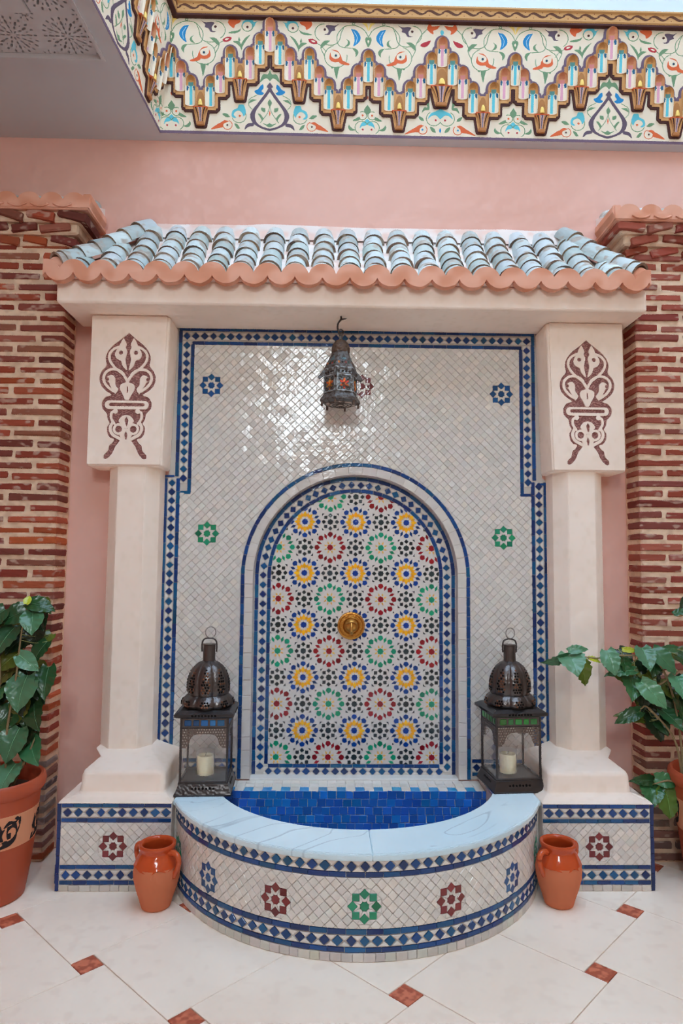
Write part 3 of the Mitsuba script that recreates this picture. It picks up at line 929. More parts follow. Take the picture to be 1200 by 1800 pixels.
# reveal: the depth of the recess
a = np.linspace(0, PI, 49)
edge = np.vstack([[[.472, .29]], np.c_[.472 * np.cos(a), ARC_Z + .472 * np.sin(a)], [[-.472, .29]]])
m = len(edge)
rv = np.vstack([np.c_[edge[:, 0], np.full(m, -.01), edge[:, 1]], np.c_[edge[:, 0], np.full(m, .052), edge[:, 1]]])
i = np.arange(m - 1)
put(NI + '__reveal', (rv, np.stack([i, i + 1, i + 1 + m, i + m], -1), S(196, 188, 182)), 'm_glaze_matt')
nm = to_wall(.05)
put(NI + '__backing', mapped(slab(arch(.476, ARC_Z, .285), -.006, .0), nm) + (S(210, 204, 198),), 'm_grout')
zb = .352
g, L = arch_path(.452, .306)
strips(NI + '__border_strip', g, 0, L, .001, .017, .054, wmap=nm, n=3)
g, L = arch_path(.431, .318)
diamonds(NI + '__blue_diamond', g, 0, L, .0, .0165, .0435, nm, nbag)
g, L = arch_path(.396, zb)
strips(NI + '__border_strip', g, 0, L, .0, .0155, .05, wmap=nm, n=3)
g, L = line_path((-.395, zb), (.395, zb))
strips(NI + '__border_strip', g, 0, L, -.0155, -.001, .055, wmap=nm)
g, L = line_path((-.415, zb), (.415, zb))
diamonds(NI + '__blue_diamond', g, 0, L, -.033, .0165, .0435, nm, nbag)
put(NI + '__sill', cbox((-.472, -.012, .285), (.472, .047, .3055), .003) + (S(212, 210, 206),), 'm_glaze_matt')
field_r = arch(.394, ARC_Z, zb + .001, 60)
PT = .1205
Z0 = .985                      # height of the row of the spout


def petal(c, a, r0, r1, w, tip=.0):
    d = np.array([math.cos(a), math.sin(a)]); n = np.array([-d[1], d[0]])
    c = np.asarray(c)
    return np.array([c + d * r0, c + d * (r0 + (r1 - r0) * .42) + n * w / 2, c + d * (r1 - (r1 - r0) * .12) + n * w * .36, c + d * r1, c + d * (r1 - (r1 - r0) * .12) - n * w * .36, c + d * (r0 + (r1 - r0) * .42) - n * w / 2])


def kite(c, a, r0, r1, w, at=.55):
    d = np.array([math.cos(a), math.sin(a)]); n = np.array([-d[1], d[0]])
    c = np.asarray(c)
    return np.array([c + d * r0, c + d * (r0 + (r1 - r0) * at) + n * w / 2, c + d * r1, c + d * (r0 + (r1 - r0) * at) - n * w / 2])


MK = .00272


def piece_list(c, kind):
    out = []
    if kind == 'yellow':
        out.append((star8(c, 5.9 * MK, .8), S(22, 58, 142)))
        for k in range(8):
            a = k * PI / 4
            out.append((kite(c, a, 7.0 * MK, 18.6 * MK, 7.4 * MK, .5), jitter(YELT, .08)))
            out.append((kite(c, a + PI / 8, 7.8 * MK, 17.0 * MK, 4.8 * MK, .45), jitter(S(236, 160, 34), .08)))
            out.append((petal(c, a, 18.2 * MK, 27.2 * MK, 9.4 * MK), jitter(S(20, 62, 136), .12)))
            out.append((kite(c, a + PI / 8, 16.8 * MK, 27.0 * MK, 5.4 * MK, .4), jitter(S(24, 52, 100), .12)))
    elif kind in ('red', 'green'):
        b = REDT if kind == 'red' else GREENT
        out.append((star8(c, 5.9 * MK, .8), b * 1.08))
        for k in range(8):
            a = k * PI / 4
            out.append((kite(c, a + PI / 8, 5.6 * MK, 11.6 * MK, 3.2 * MK, .3), jitter(S(226, 178, 84), .08)))
            out.append((petal(c, a, 17.4 * MK, 27.2 * MK, 9.4 * MK), jitter(b, .14, .06)))
            out.append((kite(c, a + PI / 8, 15.4 * MK, 26.0 * MK, 5.4 * MK, .5), jitter(b, .14, .06)))
    else:
        out.append((star8(c, 5.6 * MK, .8), jitter(BLK, .2)))
        for k in range(8):
            a = k * PI / 4
            r = 3.9 * MK
            e = np.asarray(c) + 11.4 * MK * np.array([math.cos(a), math.sin(a)])
            b = 0 if k % 2 == 0 else PI / 4
            out.append((np.array([e + r * np.array([math.cos(b + j * PI / 2), math.sin(b + j * PI / 2)]) for j in range(4)]), jitter(S(52, 58, 60) if rng.random() < .5 else S(34, 44, 46), .2)))
        for sx in (-1, 1):
            for sy in (-1, 1):
                e = np.asarray(c) + np.array([sx, sy]) * 14.6 * MK
                out.append((np.array([e, e - [sx * 4.2 * MK, 0], e - [0, sy * 4.2 * MK]]) + [0, 0], jitter(S(40, 44, 48), .2)))
    return out


pale = []
for iz in range(-7, 8):
    for ix in range(-4, 5):
        c = (ix * .1197, Z0 + iz * .1205)
        if not field_r.buffer(.07).contains(Point(c)):
            continue
        par = (ix + iz) % 2
        if par == 0:
            kind = 'yellow' if iz % 2 == 0 else ('red' if ((ix - 1) // 2 + (iz - 1) // 2) % 2 == 0 else 'green')
        else:
            kind = 'black'
        bits = []
        for poly, col in piece_list(c, kind):
            g = Polygon(poly).buffer(0).intersection(field_r)
            if g.area < 6e-6:
                continue
            if g.area > .98 * Polygon(poly).area:
                mm = star_slab(poly, 0, .0036) if len(poly) > 6 else prism(poly, 0, .0036 + .0005 * rng.random(), .0005, .015)
            else:
                mm = slab(g, 0, .0036)
            if mm is not None:
                bits.append(mapped(mm, nm) + (col,))
        if bits:
            put(fresh(NI + ('__flower_rosette' if kind != 'black' else '__dark_star')), cat(bits), 'm_glaze')
        for sx, sy in ((1, 1), (1, -1)):
            e = np.array(c) + np.array([sx, sy]) * .0599
            p_ = np.array([e + .0042 * np.array([math.cos(PI / 4 + j * PI / 2), math.sin(PI / 4 + j * PI / 2)]) for j in range(4)])
            if field_r.contains(Polygon(p_)):
                pale.append(mapped(prism(p_, 0, .0036, .0004), nm) + (S(44, 46, 54),))
put(NI + '__dark_dots', cat(pale), 'm_glaze')
stuff(NI + '__dark_dots')
# pale ground, cut by fine joints running along the lattice and the rosettes' rays
lines = []
for iz in range(-8, 9):
    for ix in range(-5, 6):
        c = np.array([ix * .1197, Z0 + iz * .1205])
        for k in range(16):
            a = (k + .5) * PI / 8
            d = np.array([math.cos(a), math.sin(a)])
            lines.append(LineString([c + d * (.02 if (ix + iz) % 2 == 0 else .02), c + d * (.074 if (ix + iz) % 2 == 0 else .046)]))
joints = unary_union(lines).buffer(.00055, 1)
gmesh = slab(field_r.difference(joints), 0, .0026)
put(NI + '__pale_ground', mapped(gmesh, nm) + (S(214, 209, 203),), 'm_glaze')
stuff(NI + '__pale_ground')
put(NI + '__white_triangles', cat(nbag), 'm_glaze')
stuff(NI + '__white_triangles')

# brass spout plate on the niche
SP = 'brass_spout'
sp = lathe([(.0001, .002), (.0001, .012), (.034, .012), (.036, .016), (.04, .012), (.052, .011), (.056, .014), (.062, .013), (.064, .008), (.064, 0)], 48)
spm = lambda v: np.c_[-.018 + v[:, 0], .046 - v[:, 2], .983 + v[:, 1]]
put(SP, mapped((sp[0], sp[1][:, ::-1]), spm) + (S(196, 140, 66),), 'm_brass', 40)
tag(SP, 'round brass spout plate with a domed boss at the middle of the rosette niche', 'spout')
dm = trimesh.creation.icosphere(subdivisions=3, radius=.035)
v = np.array(dm.vertices); v[:, 2] = np.maximum(v[:, 2], 0) * .8 + .012
put(SP + '__boss', mapped((v, np.array(dm.faces)), spm) + (S(206, 152, 78),), 'm_brass', True)
brow = tube(spline([(-.026, .012, .036), (-.012, .02, .045), (0, .021, .047), (.012, .02, .045), (.026, .012, .036)], 16), .0045, 8)
put(SP + '__brow', mapped(brow, spm) + (S(214, 164, 90),), 'm_brass', True)
nose = tube(spline([(0, .016, .044), (0, 0, .05), (0, -.02, .05), (0, -.032, .04)], 14), np.linspace(.006, .010, 14), 10)
put(SP + '__nozzle', mapped(nose, spm) + (S(214, 164, 90),), 'm_brass', True)
bits = []
for k in range(32):
    a = k * PI / 16
    s_ = trimesh.creation.icosphere(subdivisions=1, radius=.0032)
    bits.append(mapped((np.array(s_.vertices) + [.047 * math.cos(a), .047 * math.sin(a), .0115], np.array(s_.faces)), spm) + (S(196, 140, 66),))
put(SP + '__beading', cat(bits), 'm_brass', True)
stuff(SP + '__beading')

# ------------------------------------------------------------------ the fountain basin
BA = 'fountain_basin'
BC, BR = np.array([0., -.095]), .765


def bmap(v):
    a = v[:, 0] / BR
    r = BR + v[:, 2]
    return np.c_[BC[0] + r * np.sin(a), BC[1] - r * np.cos(a), v[:, 1]]


disc = lambda r, cx=0., cy=-.095, n=48: Point(cx, cy).buffer(r, n)
pool = disc(.6, .0, -.067).intersection(sbox(-.565, -1, .565, .0))
pool_deep = pool.intersection(sbox(-1, -1, 1, -.147))
outer = unary_union([disc(BR - .0055).intersection(sbox(-.727, -1, .727, -.05)), sbox(-.727, -.35, .727, -.006)]).intersection(sbox(-.727, -1, .727, -.006))
put(BA, mapped(slab(outer.difference(pool), .0005, .316), to_floor()) + (S(196, 188, 180),), 'm_grout')
tag(BA, 'half-round fountain basin clad in white and blue mosaic with a marble rim and blue pool', 'fountain')
put(BA + '__pool_shelf', mapped(slab(pool.intersection(sbox(-1, -.1412, 1, -.006)), .0005, .291), to_floor()) + (S(206, 204, 200),), 'm_grout')
put(BA + '__pool_bed', mapped(slab(pool_deep, .0005, .085), to_floor()) + (S(24, 66, 140),), 'm_glaze')
bbag = []
AM = 1.26 * BR
cp = lambda s, o: np.array([s, o])
bw = lambda v: bmap(np.c_[v[:, 0], v[:, 1], v[:, 2] - .005])
strips(BA + '__border_strip', cp, -AM, AM, .263, .278, .06, wmap=bw)
strips(BA + '__border_strip', cp, -AM, AM, .085, .101, .06, wmap=bw)
strips(BA + '__border_strip', cp, -AM, AM, .031, .044, .06, wmap=bw)
diamonds(BA + '__blue_diamond', cp, -AM, AM, .2965, .0165, .0425, bw, bbag)
diamonds(BA + '__blue_diamond', cp, -AM, AM, .0645, .0165, .0425, bw, bbag)
strips(BA + '__skirt_tile', cp, -AM, AM, .001, .028, .036, wmap=bw, col=lambda: jitter(S(196, 190, 182), .06, .02), mat='m_glaze_matt')
octs = []
for k, (a, col) in enumerate(((0, 'green'), (-22.4, 'red'), (22.4, 'red'), (-45.2, 'blue'), (45.2, 'blue'), (-66, 'green'), (66, 'green'))):
    octs.append(rosette(fresh(BA + '__star_rosette'), (math.radians(a) * BR, .172 if abs(a) < 1 else .166 if abs(a) < 30 else .16), col, bw, bbag, k=.98))
field(BA + '__white_tile', sbox(-AM, .103, AM, .2615).difference(unary_union(octs)), .0262, bw, bbag, 300, lambda c: abs(c[0]), tilt=.02)
put(BA + '__small_white_tiles', cat(bbag), 'm_glaze')
stuff(BA + '__small_white_tiles')
# marble rim in two slabs
mo = unary_union([disc(.776).intersection(sbox(-.747, -1, .747, -.35)), sbox(-.727, -.4, .727, -.012)])
mo = unary_union([disc(.776), sbox(-.727, -.38, .727, -.012)]).intersection(unary_union([sbox(-.746, -1, .746, -.4045), sbox(-.7268, -.42, .7268, -.012)]))
marble = mo.difference(pool.buffer(-.0, 8)).difference(sbox(-.565, -.16, .565, 0))
for lo, hi, nm_ in ((-1, .0245, 'left'), (.0255, 1, 'right')):
    half = marble.intersection(sbox(lo, -2, hi, 2))
    lay = []
    zs = [(.3165, .3185, .003), (.3185, .321, .001), (.321, .334, .0), (.334, .3365, .0012), (.3365, .3385, .003), (.3385, .34, .0055)]
    for za, zb_, ins in zs:
        lay.append(mapped(slab(half.buffer(-ins, 8), za, zb_), to_floor()))
    k = put(fresh(BA + '__marble_slab'), cat(lay), 'm_marble')
# pool: shelf with a chequer of pale blue tiles, then rows of blue tiles down the back wall
nx = 28
xs = np.linspace(-.562, .562, nx + 1)
fl = to_floor(.291)
for i in range(nx):
    a, b = xs[i] + .0008, xs[i + 1] - .0008
    for y0, y1, lightblue in ((-.145, -.097, i % 2 == 0), (-.095, -.053, False), (-.051, -.009, False)):
        c = jitter(S(52, 140, 196), .12, .05) if lightblue else white()
        put(fresh(BA + ('__pale_blue_tile' if lightblue else '__shelf_tile')), mapped(prism(np.array([(a, y0), (b, y0), (b, y1), (a, y1)]) + rng.normal(size=(4, 2)) * .0006, 0, .0055, .0009, .015), fl) + (c,), 'm_glaze')
pw = to_wall(-.1415)
z = .2955
for row in range(6):
    h = .0335
    x = -.565 + .036 * rng.random() - .03
    while x < .565:
        w = .0372 * (1 + .06 * rng.normal())
        a, b = max(x, -.564), min(x + w - .0017, .564)
        if b - a > .008:
            poly = np.array([(a, z - h + .0017), (b, z - h + .0017), (b, z), (a, z)]) + rng.normal(size=(4, 2)) * .0007
            c = jitter(S(40, 98, 182) if rng.random() < .7 else S(34, 116, 192), .14, .05)
            put(fresh(BA + '__pool_tile'), mapped(prism(poly, 0, .0045, .0009, .02), pw) + (c,), 'm_glaze')
        x += w
    z -= h
pr = .6


def imap(v):
    a = v[:, 0] / pr
    r = pr - v[:, 2] + .0015
    return np.c_[-r * np.sin(a), -.067 - r * np.cos(a), v[:, 1]]


for row in range(6):
    z1 = .309 - row * .0372
    n_ = 30
    for i in range(n_):
        a, b = (-1.03 + 2.06 * i / n_) * pr, (-1.03 + 2.06 * (i + 1) / n_) * pr - .0017
        put(fresh(BA + '__pool_tile'), mapped(prism([(a, z1 - .0355), (b, z1 - .0355), (b, z1), (a, z1)], 0, .0045, .0009, .02), imap) + (jitter(S(40, 98, 182), .14, .05),), 'm_glaze')

# ------------------------------------------------------------------ the two pillars
def ring_rect(x0, x1, yf, yb, r, n=5):
    """Rectangle with rounded front corners, seen from above, same vertex count for all."""
    a = np.linspace(0, PI / 2, n)
    p = [(x1, yb)]
    p += [(x0, yb)]
    p += [(x0 + r - r * math.cos(t), yf + r - r * math.sin(t)) for t in a]
    p += [(x1 - r + r * math.sin(t), yf + r - r * math.cos(t)) for t in a]
    return np.array(p)


def loft(secs, sub=1):
    """Closed skin through rings of equal count; secs: (ring (n,2), z)."""
    n = len(secs[0][0])
    v = np.vstack([np.c_[r, np.full(n, z)] for r, z in secs])
    f = []
    i = np.arange(n); j = (i + 1) % n
    for k in range(len(secs) - 1):
        f.append(np.c_[i + k * n, j + k * n, j + (k + 1) * n, i + (k + 1) * n])
    f = np.vstack(f)
    f = np.vstack([f[:, [0, 1, 2]], f[:, [0, 2, 3]]])
    m = len(secs) - 1
    c0, c1 = len(v), len(v) + 1
    v = np.vstack([v, [[*secs[0][0].mean(0), secs[0][1]]], [[*secs[-1][0].mean(0), secs[-1][1]]]])
    f = np.vstack([f, np.c_[j, i, np.full(n, c0)], np.c_[i + m * n, j + m * n, np.full(n, c1)]])
    return v, f


def _carving():
    ax = lambda y: 512 - .0655 * (y - 250)
    P_ = lambda pts: [(x - ax(y), y) for x, y in pts]
    half = lambda pts: Polygon([(0, pts[0][1])] + pts + [(0, pts[-1][1])]).buffer(0)
    out = spline(P_([(512, 248), (572, 305), (650, 368), (704, 440), (720, 510), (706, 578), (748, 640), (762, 705), (740, 775), (690, 825), (628, 868), (682, 892), (712, 945), (703, 1002), (656, 1052), (642, 1105), (617, 1150), (638, 1190), (628, 1250), (595, 1292), (556, 1304), (574, 1346), (598, 1366), (606, 1420), (640, 1458), (640, 1492), (606, 1494), (562, 1445), (538, 1380), (520, 1352), (488, 1312), (446, 1318)]), 130)
    red = Polygon(np.vstack([[[0, 248]], out, [[0, 1318]]])).buffer(0)
    w = []
    st = lambda pts, wd: w.append(LineString(spline(P_(pts), 40)).buffer(wd / 2, 5))
    pl = lambda pts: w.append(smooth_poly(P_(pts), 4))
    st([(478, 742), (530, 665), (618, 600), (675, 530), (684, 465), (650, 415), (600, 392)], 25)
    pl([(560, 300), (578, 330), (598, 385), (628, 440), (630, 478), (606, 512), (566, 530), (545, 580), (496, 622), (522, 520), (512, 440), (532, 395), (526, 360)])
    st([(490, 722), (535, 652), (600, 616), (672, 622), (716, 668), (716, 730), (672, 790), (612, 832)], 26)
    pl([(592, 862), (566, 815), (600, 765), (606, 705), (636, 672), (676, 682), (706, 722), (668, 742), (650, 775), (625, 812)])
    pl([(478, 738), (540, 762), (548, 810), (516, 862), (478, 922), (440, 862), (408, 810), (424, 762)])
    w.append(LineString([(-175, 967), (175, 967)]).buffer(43, 8))
    st([(572, 1026), (606, 1046), (606, 1100), (570, 1152)], 25)
    w.append(Point(572 - ax(1030), 1030).buffer(25, 5))
    pl([(455, 1064), (500, 1078), (530, 1122), (510, 1150), (470, 1190), (440, 1190), (410, 1140), (405, 1100)])
    st([(585, 1140), (606, 1195), (580, 1255), (520, 1290), (445, 1330)], 30)
    w.append(ring((522 - ax(1200), 1205), 46, 24))
    pl([(446, 1190), (490, 1220), (505, 1270), (446, 1330)])
    wh = unary_union(w)
    holes = [Point(574 - ax(447), 447).buffer(21, 5), Point(684 - ax(712), 714).buffer(19, 5), LineString([(-160, 964), (160, 964)]).buffer(17, 6),
             smooth_poly(P_([(458, 1080), (476, 1120), (457, 1178), (440, 1120)]), 4), smooth_poly(P_([(447, 1225), (462, 1262), (446, 1312), (431, 1262)]), 4),
             Polygon(P_([(455, 668), (512, 668), (484, 702)])), LineString(P_([(478, 790), (476, 838)])).buffer(7)]
    g = red.difference(wh).union(unary_union(holes[:2]).intersection(red))
    g = g.intersection(sbox(0, 0, 2000, 2000))
    full = unary_union([g, affinity.scale(g, -1, 1, origin=(0, 0))] + holes[2:]).buffer(.4)
    # zoomed pixels to metres on the block: x from its axis, z
    return affinity.affine_transform(full, [.4434e-3, 0, 0, -.002557 / 5.625, 0, 2.366 - (540 - 554) * .002557])


CARVE = _carving().simplify(.0006)


def pillar(key, sg, label):
    xa, xb = (.7295, 1.156)
    X0, X1 = (xa, xb) if sg > 0 else (-xb, -xa)
    put(key, mapped(slab(sbox(X0 - (.014 if sg < 0 else 0), -.3945, X1 + (.014 if sg > 0 else 0), -.002), .0005, .3305), to_floor()) + (S(196, 188, 180),), 'm_grout')
    tag(key, label, 'pillar')
    fm = to_wall(-.3945)
    bag = []
    for o0, o1 in ((.3165, .3285), (.2605, .2735), (.0845, .0985), (.0265, .0395)):
        strips(key + '__border_strip', cp, X0 + .001, X1 - .001, o0, o1, .056, wmap=fm)
    for oc in (.2965, .0615):
        diamonds(key + '__blue_diamond', cp, X0 + .003, X1 - .001, oc, .0165, .0425, fm, bag)
    strips(key + '__skirt_tile', cp, X0 + .001, X1 - .001, .001, .0245, .037, wmap=fm, col=lambda: jitter(S(196, 188, 178), .06, .02), mat='m_glaze_matt')
    o = rosette(key + '__star_rosette', (sg * .952, .169), 'red', fm, bag, k=.98)
    field(key + '__white_tile', sbox(X0 + .001, .1, X1 - .001, .259).difference(o), .0262, fm, bag, 300, tilt=.02)
    put(key + '__small_white_tiles', cat(bag), 'm_glaze')
    stuff(key + '__small_white_tiles')
    eg, L = line_path((sg * 1.1575, .002), (sg * 1.1575, .329))
    strips(key + '__corner_strip', (lambda s, o: eg(s, -sg * o)), 0, L, .0, .0125, .062, wmap=fm, col=lambda: jitter(S(24, 44, 96), .14, .05))
    xs_ = sg * (xb + .0135)                       # the outer side is tiled too
    sm = lambda v: np.c_[xs_ + sg * v[:, 2], sg * v[:, 0], v[:, 1]]
    bag = []
    u0, u1 = (-.393, -.004) if sg > 0 else (.004, .393)
    for o0, o1 in ((.2605, .3285), (.0265, .0985)):
        strips(key + '__side_strip', cp, u0, u1, o0, o1, .05, wmap=sm)
    field(key + '__side_tile', sbox(u0, .1, u1, .259), .0262, sm, bag, 0, tilt=.02, h=.003)
    put(key + '__side_tiles', cat(bag), 'm_glaze')
    stuff(key + '__side_tiles')
    R = lambda a, b, yf, r: ring_rect(*((a, b) if sg > 0 else (-b, -a)), yf, -.0015, r)
    secs = [(R(.7295, 1.171, -.3975, .006), .3308), (R(.731, 1.167, -.393, .01), .3365), (R(.764, 1.118, -.350, .018), .350), (R(.770, 1.109, -.344, .02), .362), (R(.773, 1.105, -.343, .022), .42),
            (R(.777, 1.101, -.338, .026), .433), (R(.787, 1.092, -.326, .03), .4405), (R(.84, 1.072, -.24, .035), .458), (R(.88, 1.116, -.172, .04), .472), (R(.89, 1.112, -.1, .04), .478)]
    put(key + '__plinth', loft(secs), 'm_white', 40)
    c = sg * 1.0
    oc = np.array([(.112, -.0015), (-.112, -.0015), (-.112, -.1), (-.106, -.106), (-.066, -.153), (-.058, -.157), (.058, -.157), (.066, -.153), (.106, -.106), (.112, -.1)]) + [c, 0]
    put(key + '__shaft', loft([(oc, .45), (oc, 1.2), (oc, 1.694)]), 'm_white', 25)
    b0, b1 = (.846, 1.197) if sg > 0 else (-1.197, -.846)
    bl = rbox((b0, -.1675, 1.69), (b1, -.0015, 2.3685), .012, 5)
    # slightly narrower at the foot, as built
    v = bl[0].copy()
    t = np.clip((2.37 - v[:, 2]) / .68, 0, 1)
    v[:, 0] = np.where(sg * v[:, 0] < 1.02, v[:, 0] + sg * .02 * t, v[:, 0])
    put(key + '__capital', (v, bl[1]), 'm_white', 30)
    x0, x1 = (.858, 1.191) if sg > 0 else (-1.191, -.858)
    zc0, zc1 = 1.698, 2.366
    plate = Polygon([((x0 + .014) if sg > 0 else x0, zc0), (x1 if sg > 0 else x1 - .014, zc0), (x1, zc1), (x0, zc1)]).buffer(-.004).buffer(.004, 4)
    carve = affinity.translate(CARVE, sg * 1.026, 0)
    put(key + '__face', mapped(slab(plate.difference(carve), -.001, .006), to_wall(-.1675)), 'm_white')
    put(key + '__carved_ornament', mapped(slab(carve, -.001, .001), to_wall(-.1675)), 'm_carved')
    labels[key + '__carved_ornament'] = {'label': 'reddish-brown sunk arabesque'}


def c_carved(p, n, uv):
    return mix(S(128, 84, 80), S(172, 128, 120), smoothstep(.4, .75, noise(p.x * 210, p.y * 90, p.z * 210)))


material('m_carved', proc(c_carved), .95, .1, bump=(f_fine, .006))
pillar('pillar', -1, 'white plaster pillar with carved capital on a tiled pedestal, by the left candle lantern')
pillar('pillar_001', 1, 'white plaster pillar with carved capital on a tiled pedestal, by the right candle lantern')

# ------------------------------------------------------------------ tiled canopy over the fountain
CN = 'tiled_canopy'
put(CN, rbox((-1.30, -.31, 2.370), (1.243, -.002, 2.474), .016, 5), 'm_white', 30)
tag(CN, 'white plaster canopy with weathered barrel tile roof over the fountain', 'canopy')
RY, RZ = (-.352, -.002), (2.468, 2.835)


def roof(t):
    return RY[0] + (RY[1] - RY[0]) * t, RZ[0] + (RZ[1] - RZ[0]) * (.8 * t + .2 * t * t)


HL = lambda t: -1.325 + .34 * t
HR = lambda t: 1.225 - .245 * t
ts = np.linspace(0, 1, 9)
top_l = np.array([(HL(t), *roof(t)) for t in ts])
top_r = np.array([(HR(t), *roof(t)) for t in ts])
base_z = 2.4745
v = [top_l, top_r, np.c_[top_l[:, 0], top_l[:, 1], np.full(9, base_z)], np.c_[top_r[:, 0], top_r[:, 1], np.full(9, base_z)]]
wl = np.array([(-1.325, -.352, base_z), (-1.325, -.002, base_z), (1.225, -.352, base_z), (1.225, -.002, base_z)])
hull = trimesh.convex.convex_hull(np.vstack([[(HL(0), -.335, 2.4745), (HR(0), -.335, 2.4745), (HL(0), -.002, 2.4745), (HR(0), -.002, 2.4745), (HL(1), -.002, 2.805), (HR(1), -.002, 2.805)]]))
put(CN + '__roof_core', (np.array(hull.vertices), np.array(hull.faces)), 'm_limewash')
i = np.arange(8)
bed = (np.vstack([top_l, top_r]), np.stack([i, i + 9, i + 10, i + 1], -1))
put(CN + '__mortar_bed', bed, 'm_limewash')
flash = spline([(x, .0, 0) for x in np.linspace(-.99, .985, 12)], 60)
fz = RZ[1] + .028 + .01 * meshkit.noise(np.c_[flash[:, 0] * 7, flash[:, 0] * 0, flash[:, 0] * 0])
fv = np.vstack([np.c_[flash[:, 0], np.full(60, -.045), np.full(60, roof(.88)[1] + .012)], np.c_[flash[:, 0], np.full(60, -.022), fz - .012], np.c_[flash[:, 0], np.full(60, -.001), fz + .02]])
i = np.arange(59)
put(CN + '__wall_fillet', (fv, np.vstack([np.stack([i, i + 1, i + 61, i + 60], -1), np.stack([i + 60, i + 61, i + 121, i + 120], -1)])), 'm_limewash', True)


def barrel(p0, p1, r0, r1, th=.011, up=np.array([0, 0, 1.]), span=1.0, n=10, col=None):
    """A barrel tile from its lower end p0 to its upper end p1; outside one tone, broken edge and inside another."""
    p0, p1 = np.asarray(p0, float), np.asarray(p1, float)
    d = p1 - p0; d /= np.linalg.norm(d)
    s = np.cross(d, up); s /= np.linalg.norm(s)
    u = np.cross(s, d)
    a = np.linspace(-PI / 2 * span, PI / 2 * span, n + 1)
    circ = lambda p, r: p + r * (np.sin(a)[:, None] * s + np.cos(a)[:, None] * u)
    A, B, C, D = circ(p0, r0), circ(p1, r1), circ(p0, r0 - th), circ(p1, r1 - th)
    v = np.vstack([A, B, A, C, C, D])
    i = np.arange(n); m = n + 1
    f = np.vstack([np.stack([i, i + 1, i + 1 + m, i + m], -1), np.stack([i + 2 * m, i + 3 * m, i + 1 + 3 * m, i + 1 + 2 * m], -1), np.stack([i + 4 * m, i + 5 * m, i + 1 + 5 * m, i + 1 + 4 * m], -1)])
    top = jitter(col if col is not None else (S(186, 198, 198) if rng.random() < .75 else S(168, 182, 180)), .1, .012)
    edge = jitter(S(132, 108, 90) if rng.random() < .7 else S(96, 80, 70), .15, .04)
    c = np.vstack([np.tile(top, (2 * m, 1)), np.tile(edge, (4 * m, 1))])
    return v, f, c


tt = np.linspace(0, 1, 200)
ry, rz = roof(tt)
arc = np.concatenate([[0], np.cumsum(np.hypot(np.diff(ry), np.diff(rz)))])
at = lambda s: np.interp(s, arc, tt)
NC = 6
XK = np.linspace(-1.208, 1.108, 21)
for x in XK:
    tmax = 1.0
    if x < HL(1):
        tmax = (x + 1.325) / .34
    if x > HR(1):
        tmax = (1.225 - x) / .245
    smax = np.interp(tmax, tt, arc)
    step = arc[-1] / NC
    k = 0
    while k * step < smax - .02:
        s0, s1 = k * step, min((k + 1) * step + .03, max(smax, k * step + .05))
        ta, tb = at(s0), at(min(s1, arc[-1]))
        ya, za = roof(ta); yb, zb_ = roof(tb)
        dx = .003 * rng.normal()
        if k == 0:
            ya, za = roof(at(.042))
        m = barrel((x + dx, ya, za + .002), (x + dx + .002 * rng.normal(), yb, zb_ - .002), .0512 + .0012 * rng.normal(), .0435, th=.013)
        put(fresh(CN + '__roof_tile'), m, 'm_rooftile', 40)
        k += 1
labels[CN + '__roof_tile'] = {'label': 'weathered grey-blue barrel tile'}
for H_, sg in ((HL, -1), (HR, 1)):
    e0, e1 = np.array([H_(0), *roof(0)]), np.array([H_(1), *roof(1)])
    n_ = 7 if sg < 0 else 6
    for k in range(n_):
        t0, t1 = max(k / n_, .09), min((k + 1.35) / n_, 1.0)
        p0, p1 = np.array([H_(t0), *roof(t0)]), np.array([H_(t1), *roof(t1)])
        p0 += [-sg * .0, -.0, .028]; p1 += [0, 0, .018]
        put(fresh(CN + '__hip_tile'), barrel(p0, p1, .058, .05, up=np.array([0, -.25, 1.])), 'm_rooftile', 40)
for H_, sg in ((HL, -1), (HR, 1)):                # plaster stopping in the mouths of the lowest hip tiles
    d0 = trimesh.creation.icosphere(subdivisions=2, radius=.048)
    c0 = np.array([H_(.10), *roof(.10)]) + [0, 0, .018]
    put(fresh(CN + '__hip_stopping'), (np.array(d0.vertices) * [1, .8, 1] + c0, np.array(d0.faces)), 'm_edge', True)
# wavy plaster edge closing the eave
x = np.linspace(-1.334, 1.232, 650)
sp_ = XK[1] - XK[0]
ph = ((x - XK[0]) / sp_ + .5) % 1 - .5          # 0 at a crest
ph2 = ((x - XK[0]) / sp_) % 1 - .5              # 0 at a valley
upz = 2.474 + np.sqrt(np.maximum(.0595 ** 2 - (ph * sp_) ** 2, 0))
loz = 2.492 - np.sqrt(np.maximum(.060 ** 2 - (ph2 * sp_) ** 2, 0)) * .86
loz += .003 * (meshkit.noise(np.c_[x * 40, x * 0, x * 0]) - .5)
wave = Polygon(np.vstack([np.c_[x, upz], np.c_[x, loz][::-1]])).buffer(0)
put(CN + '__wavy_edge', mapped(slab(wave.simplify(.0004), 0, .034), to_wall(-.334)), 'm_edge')
def c_edge(p, n, uv):
    return mix(S(206, 142, 114), S(218, 162, 138), smoothstep(.3, .7, noise(p.x * 17, p.y * 17, p.z * 17)))


def c_limewash(p, n, uv):
    return mix(S(228, 216, 210), S(226, 196, 184), smoothstep(.4, .75, noise(p.x * 23, p.y * 23, p.z * 23)))


material('m_edge', proc(c_edge), .9, .15, bump=(f_wall, .006))
material('m_limewash', proc(c_limewash), .9, .15, bump=(f_wall, .008))

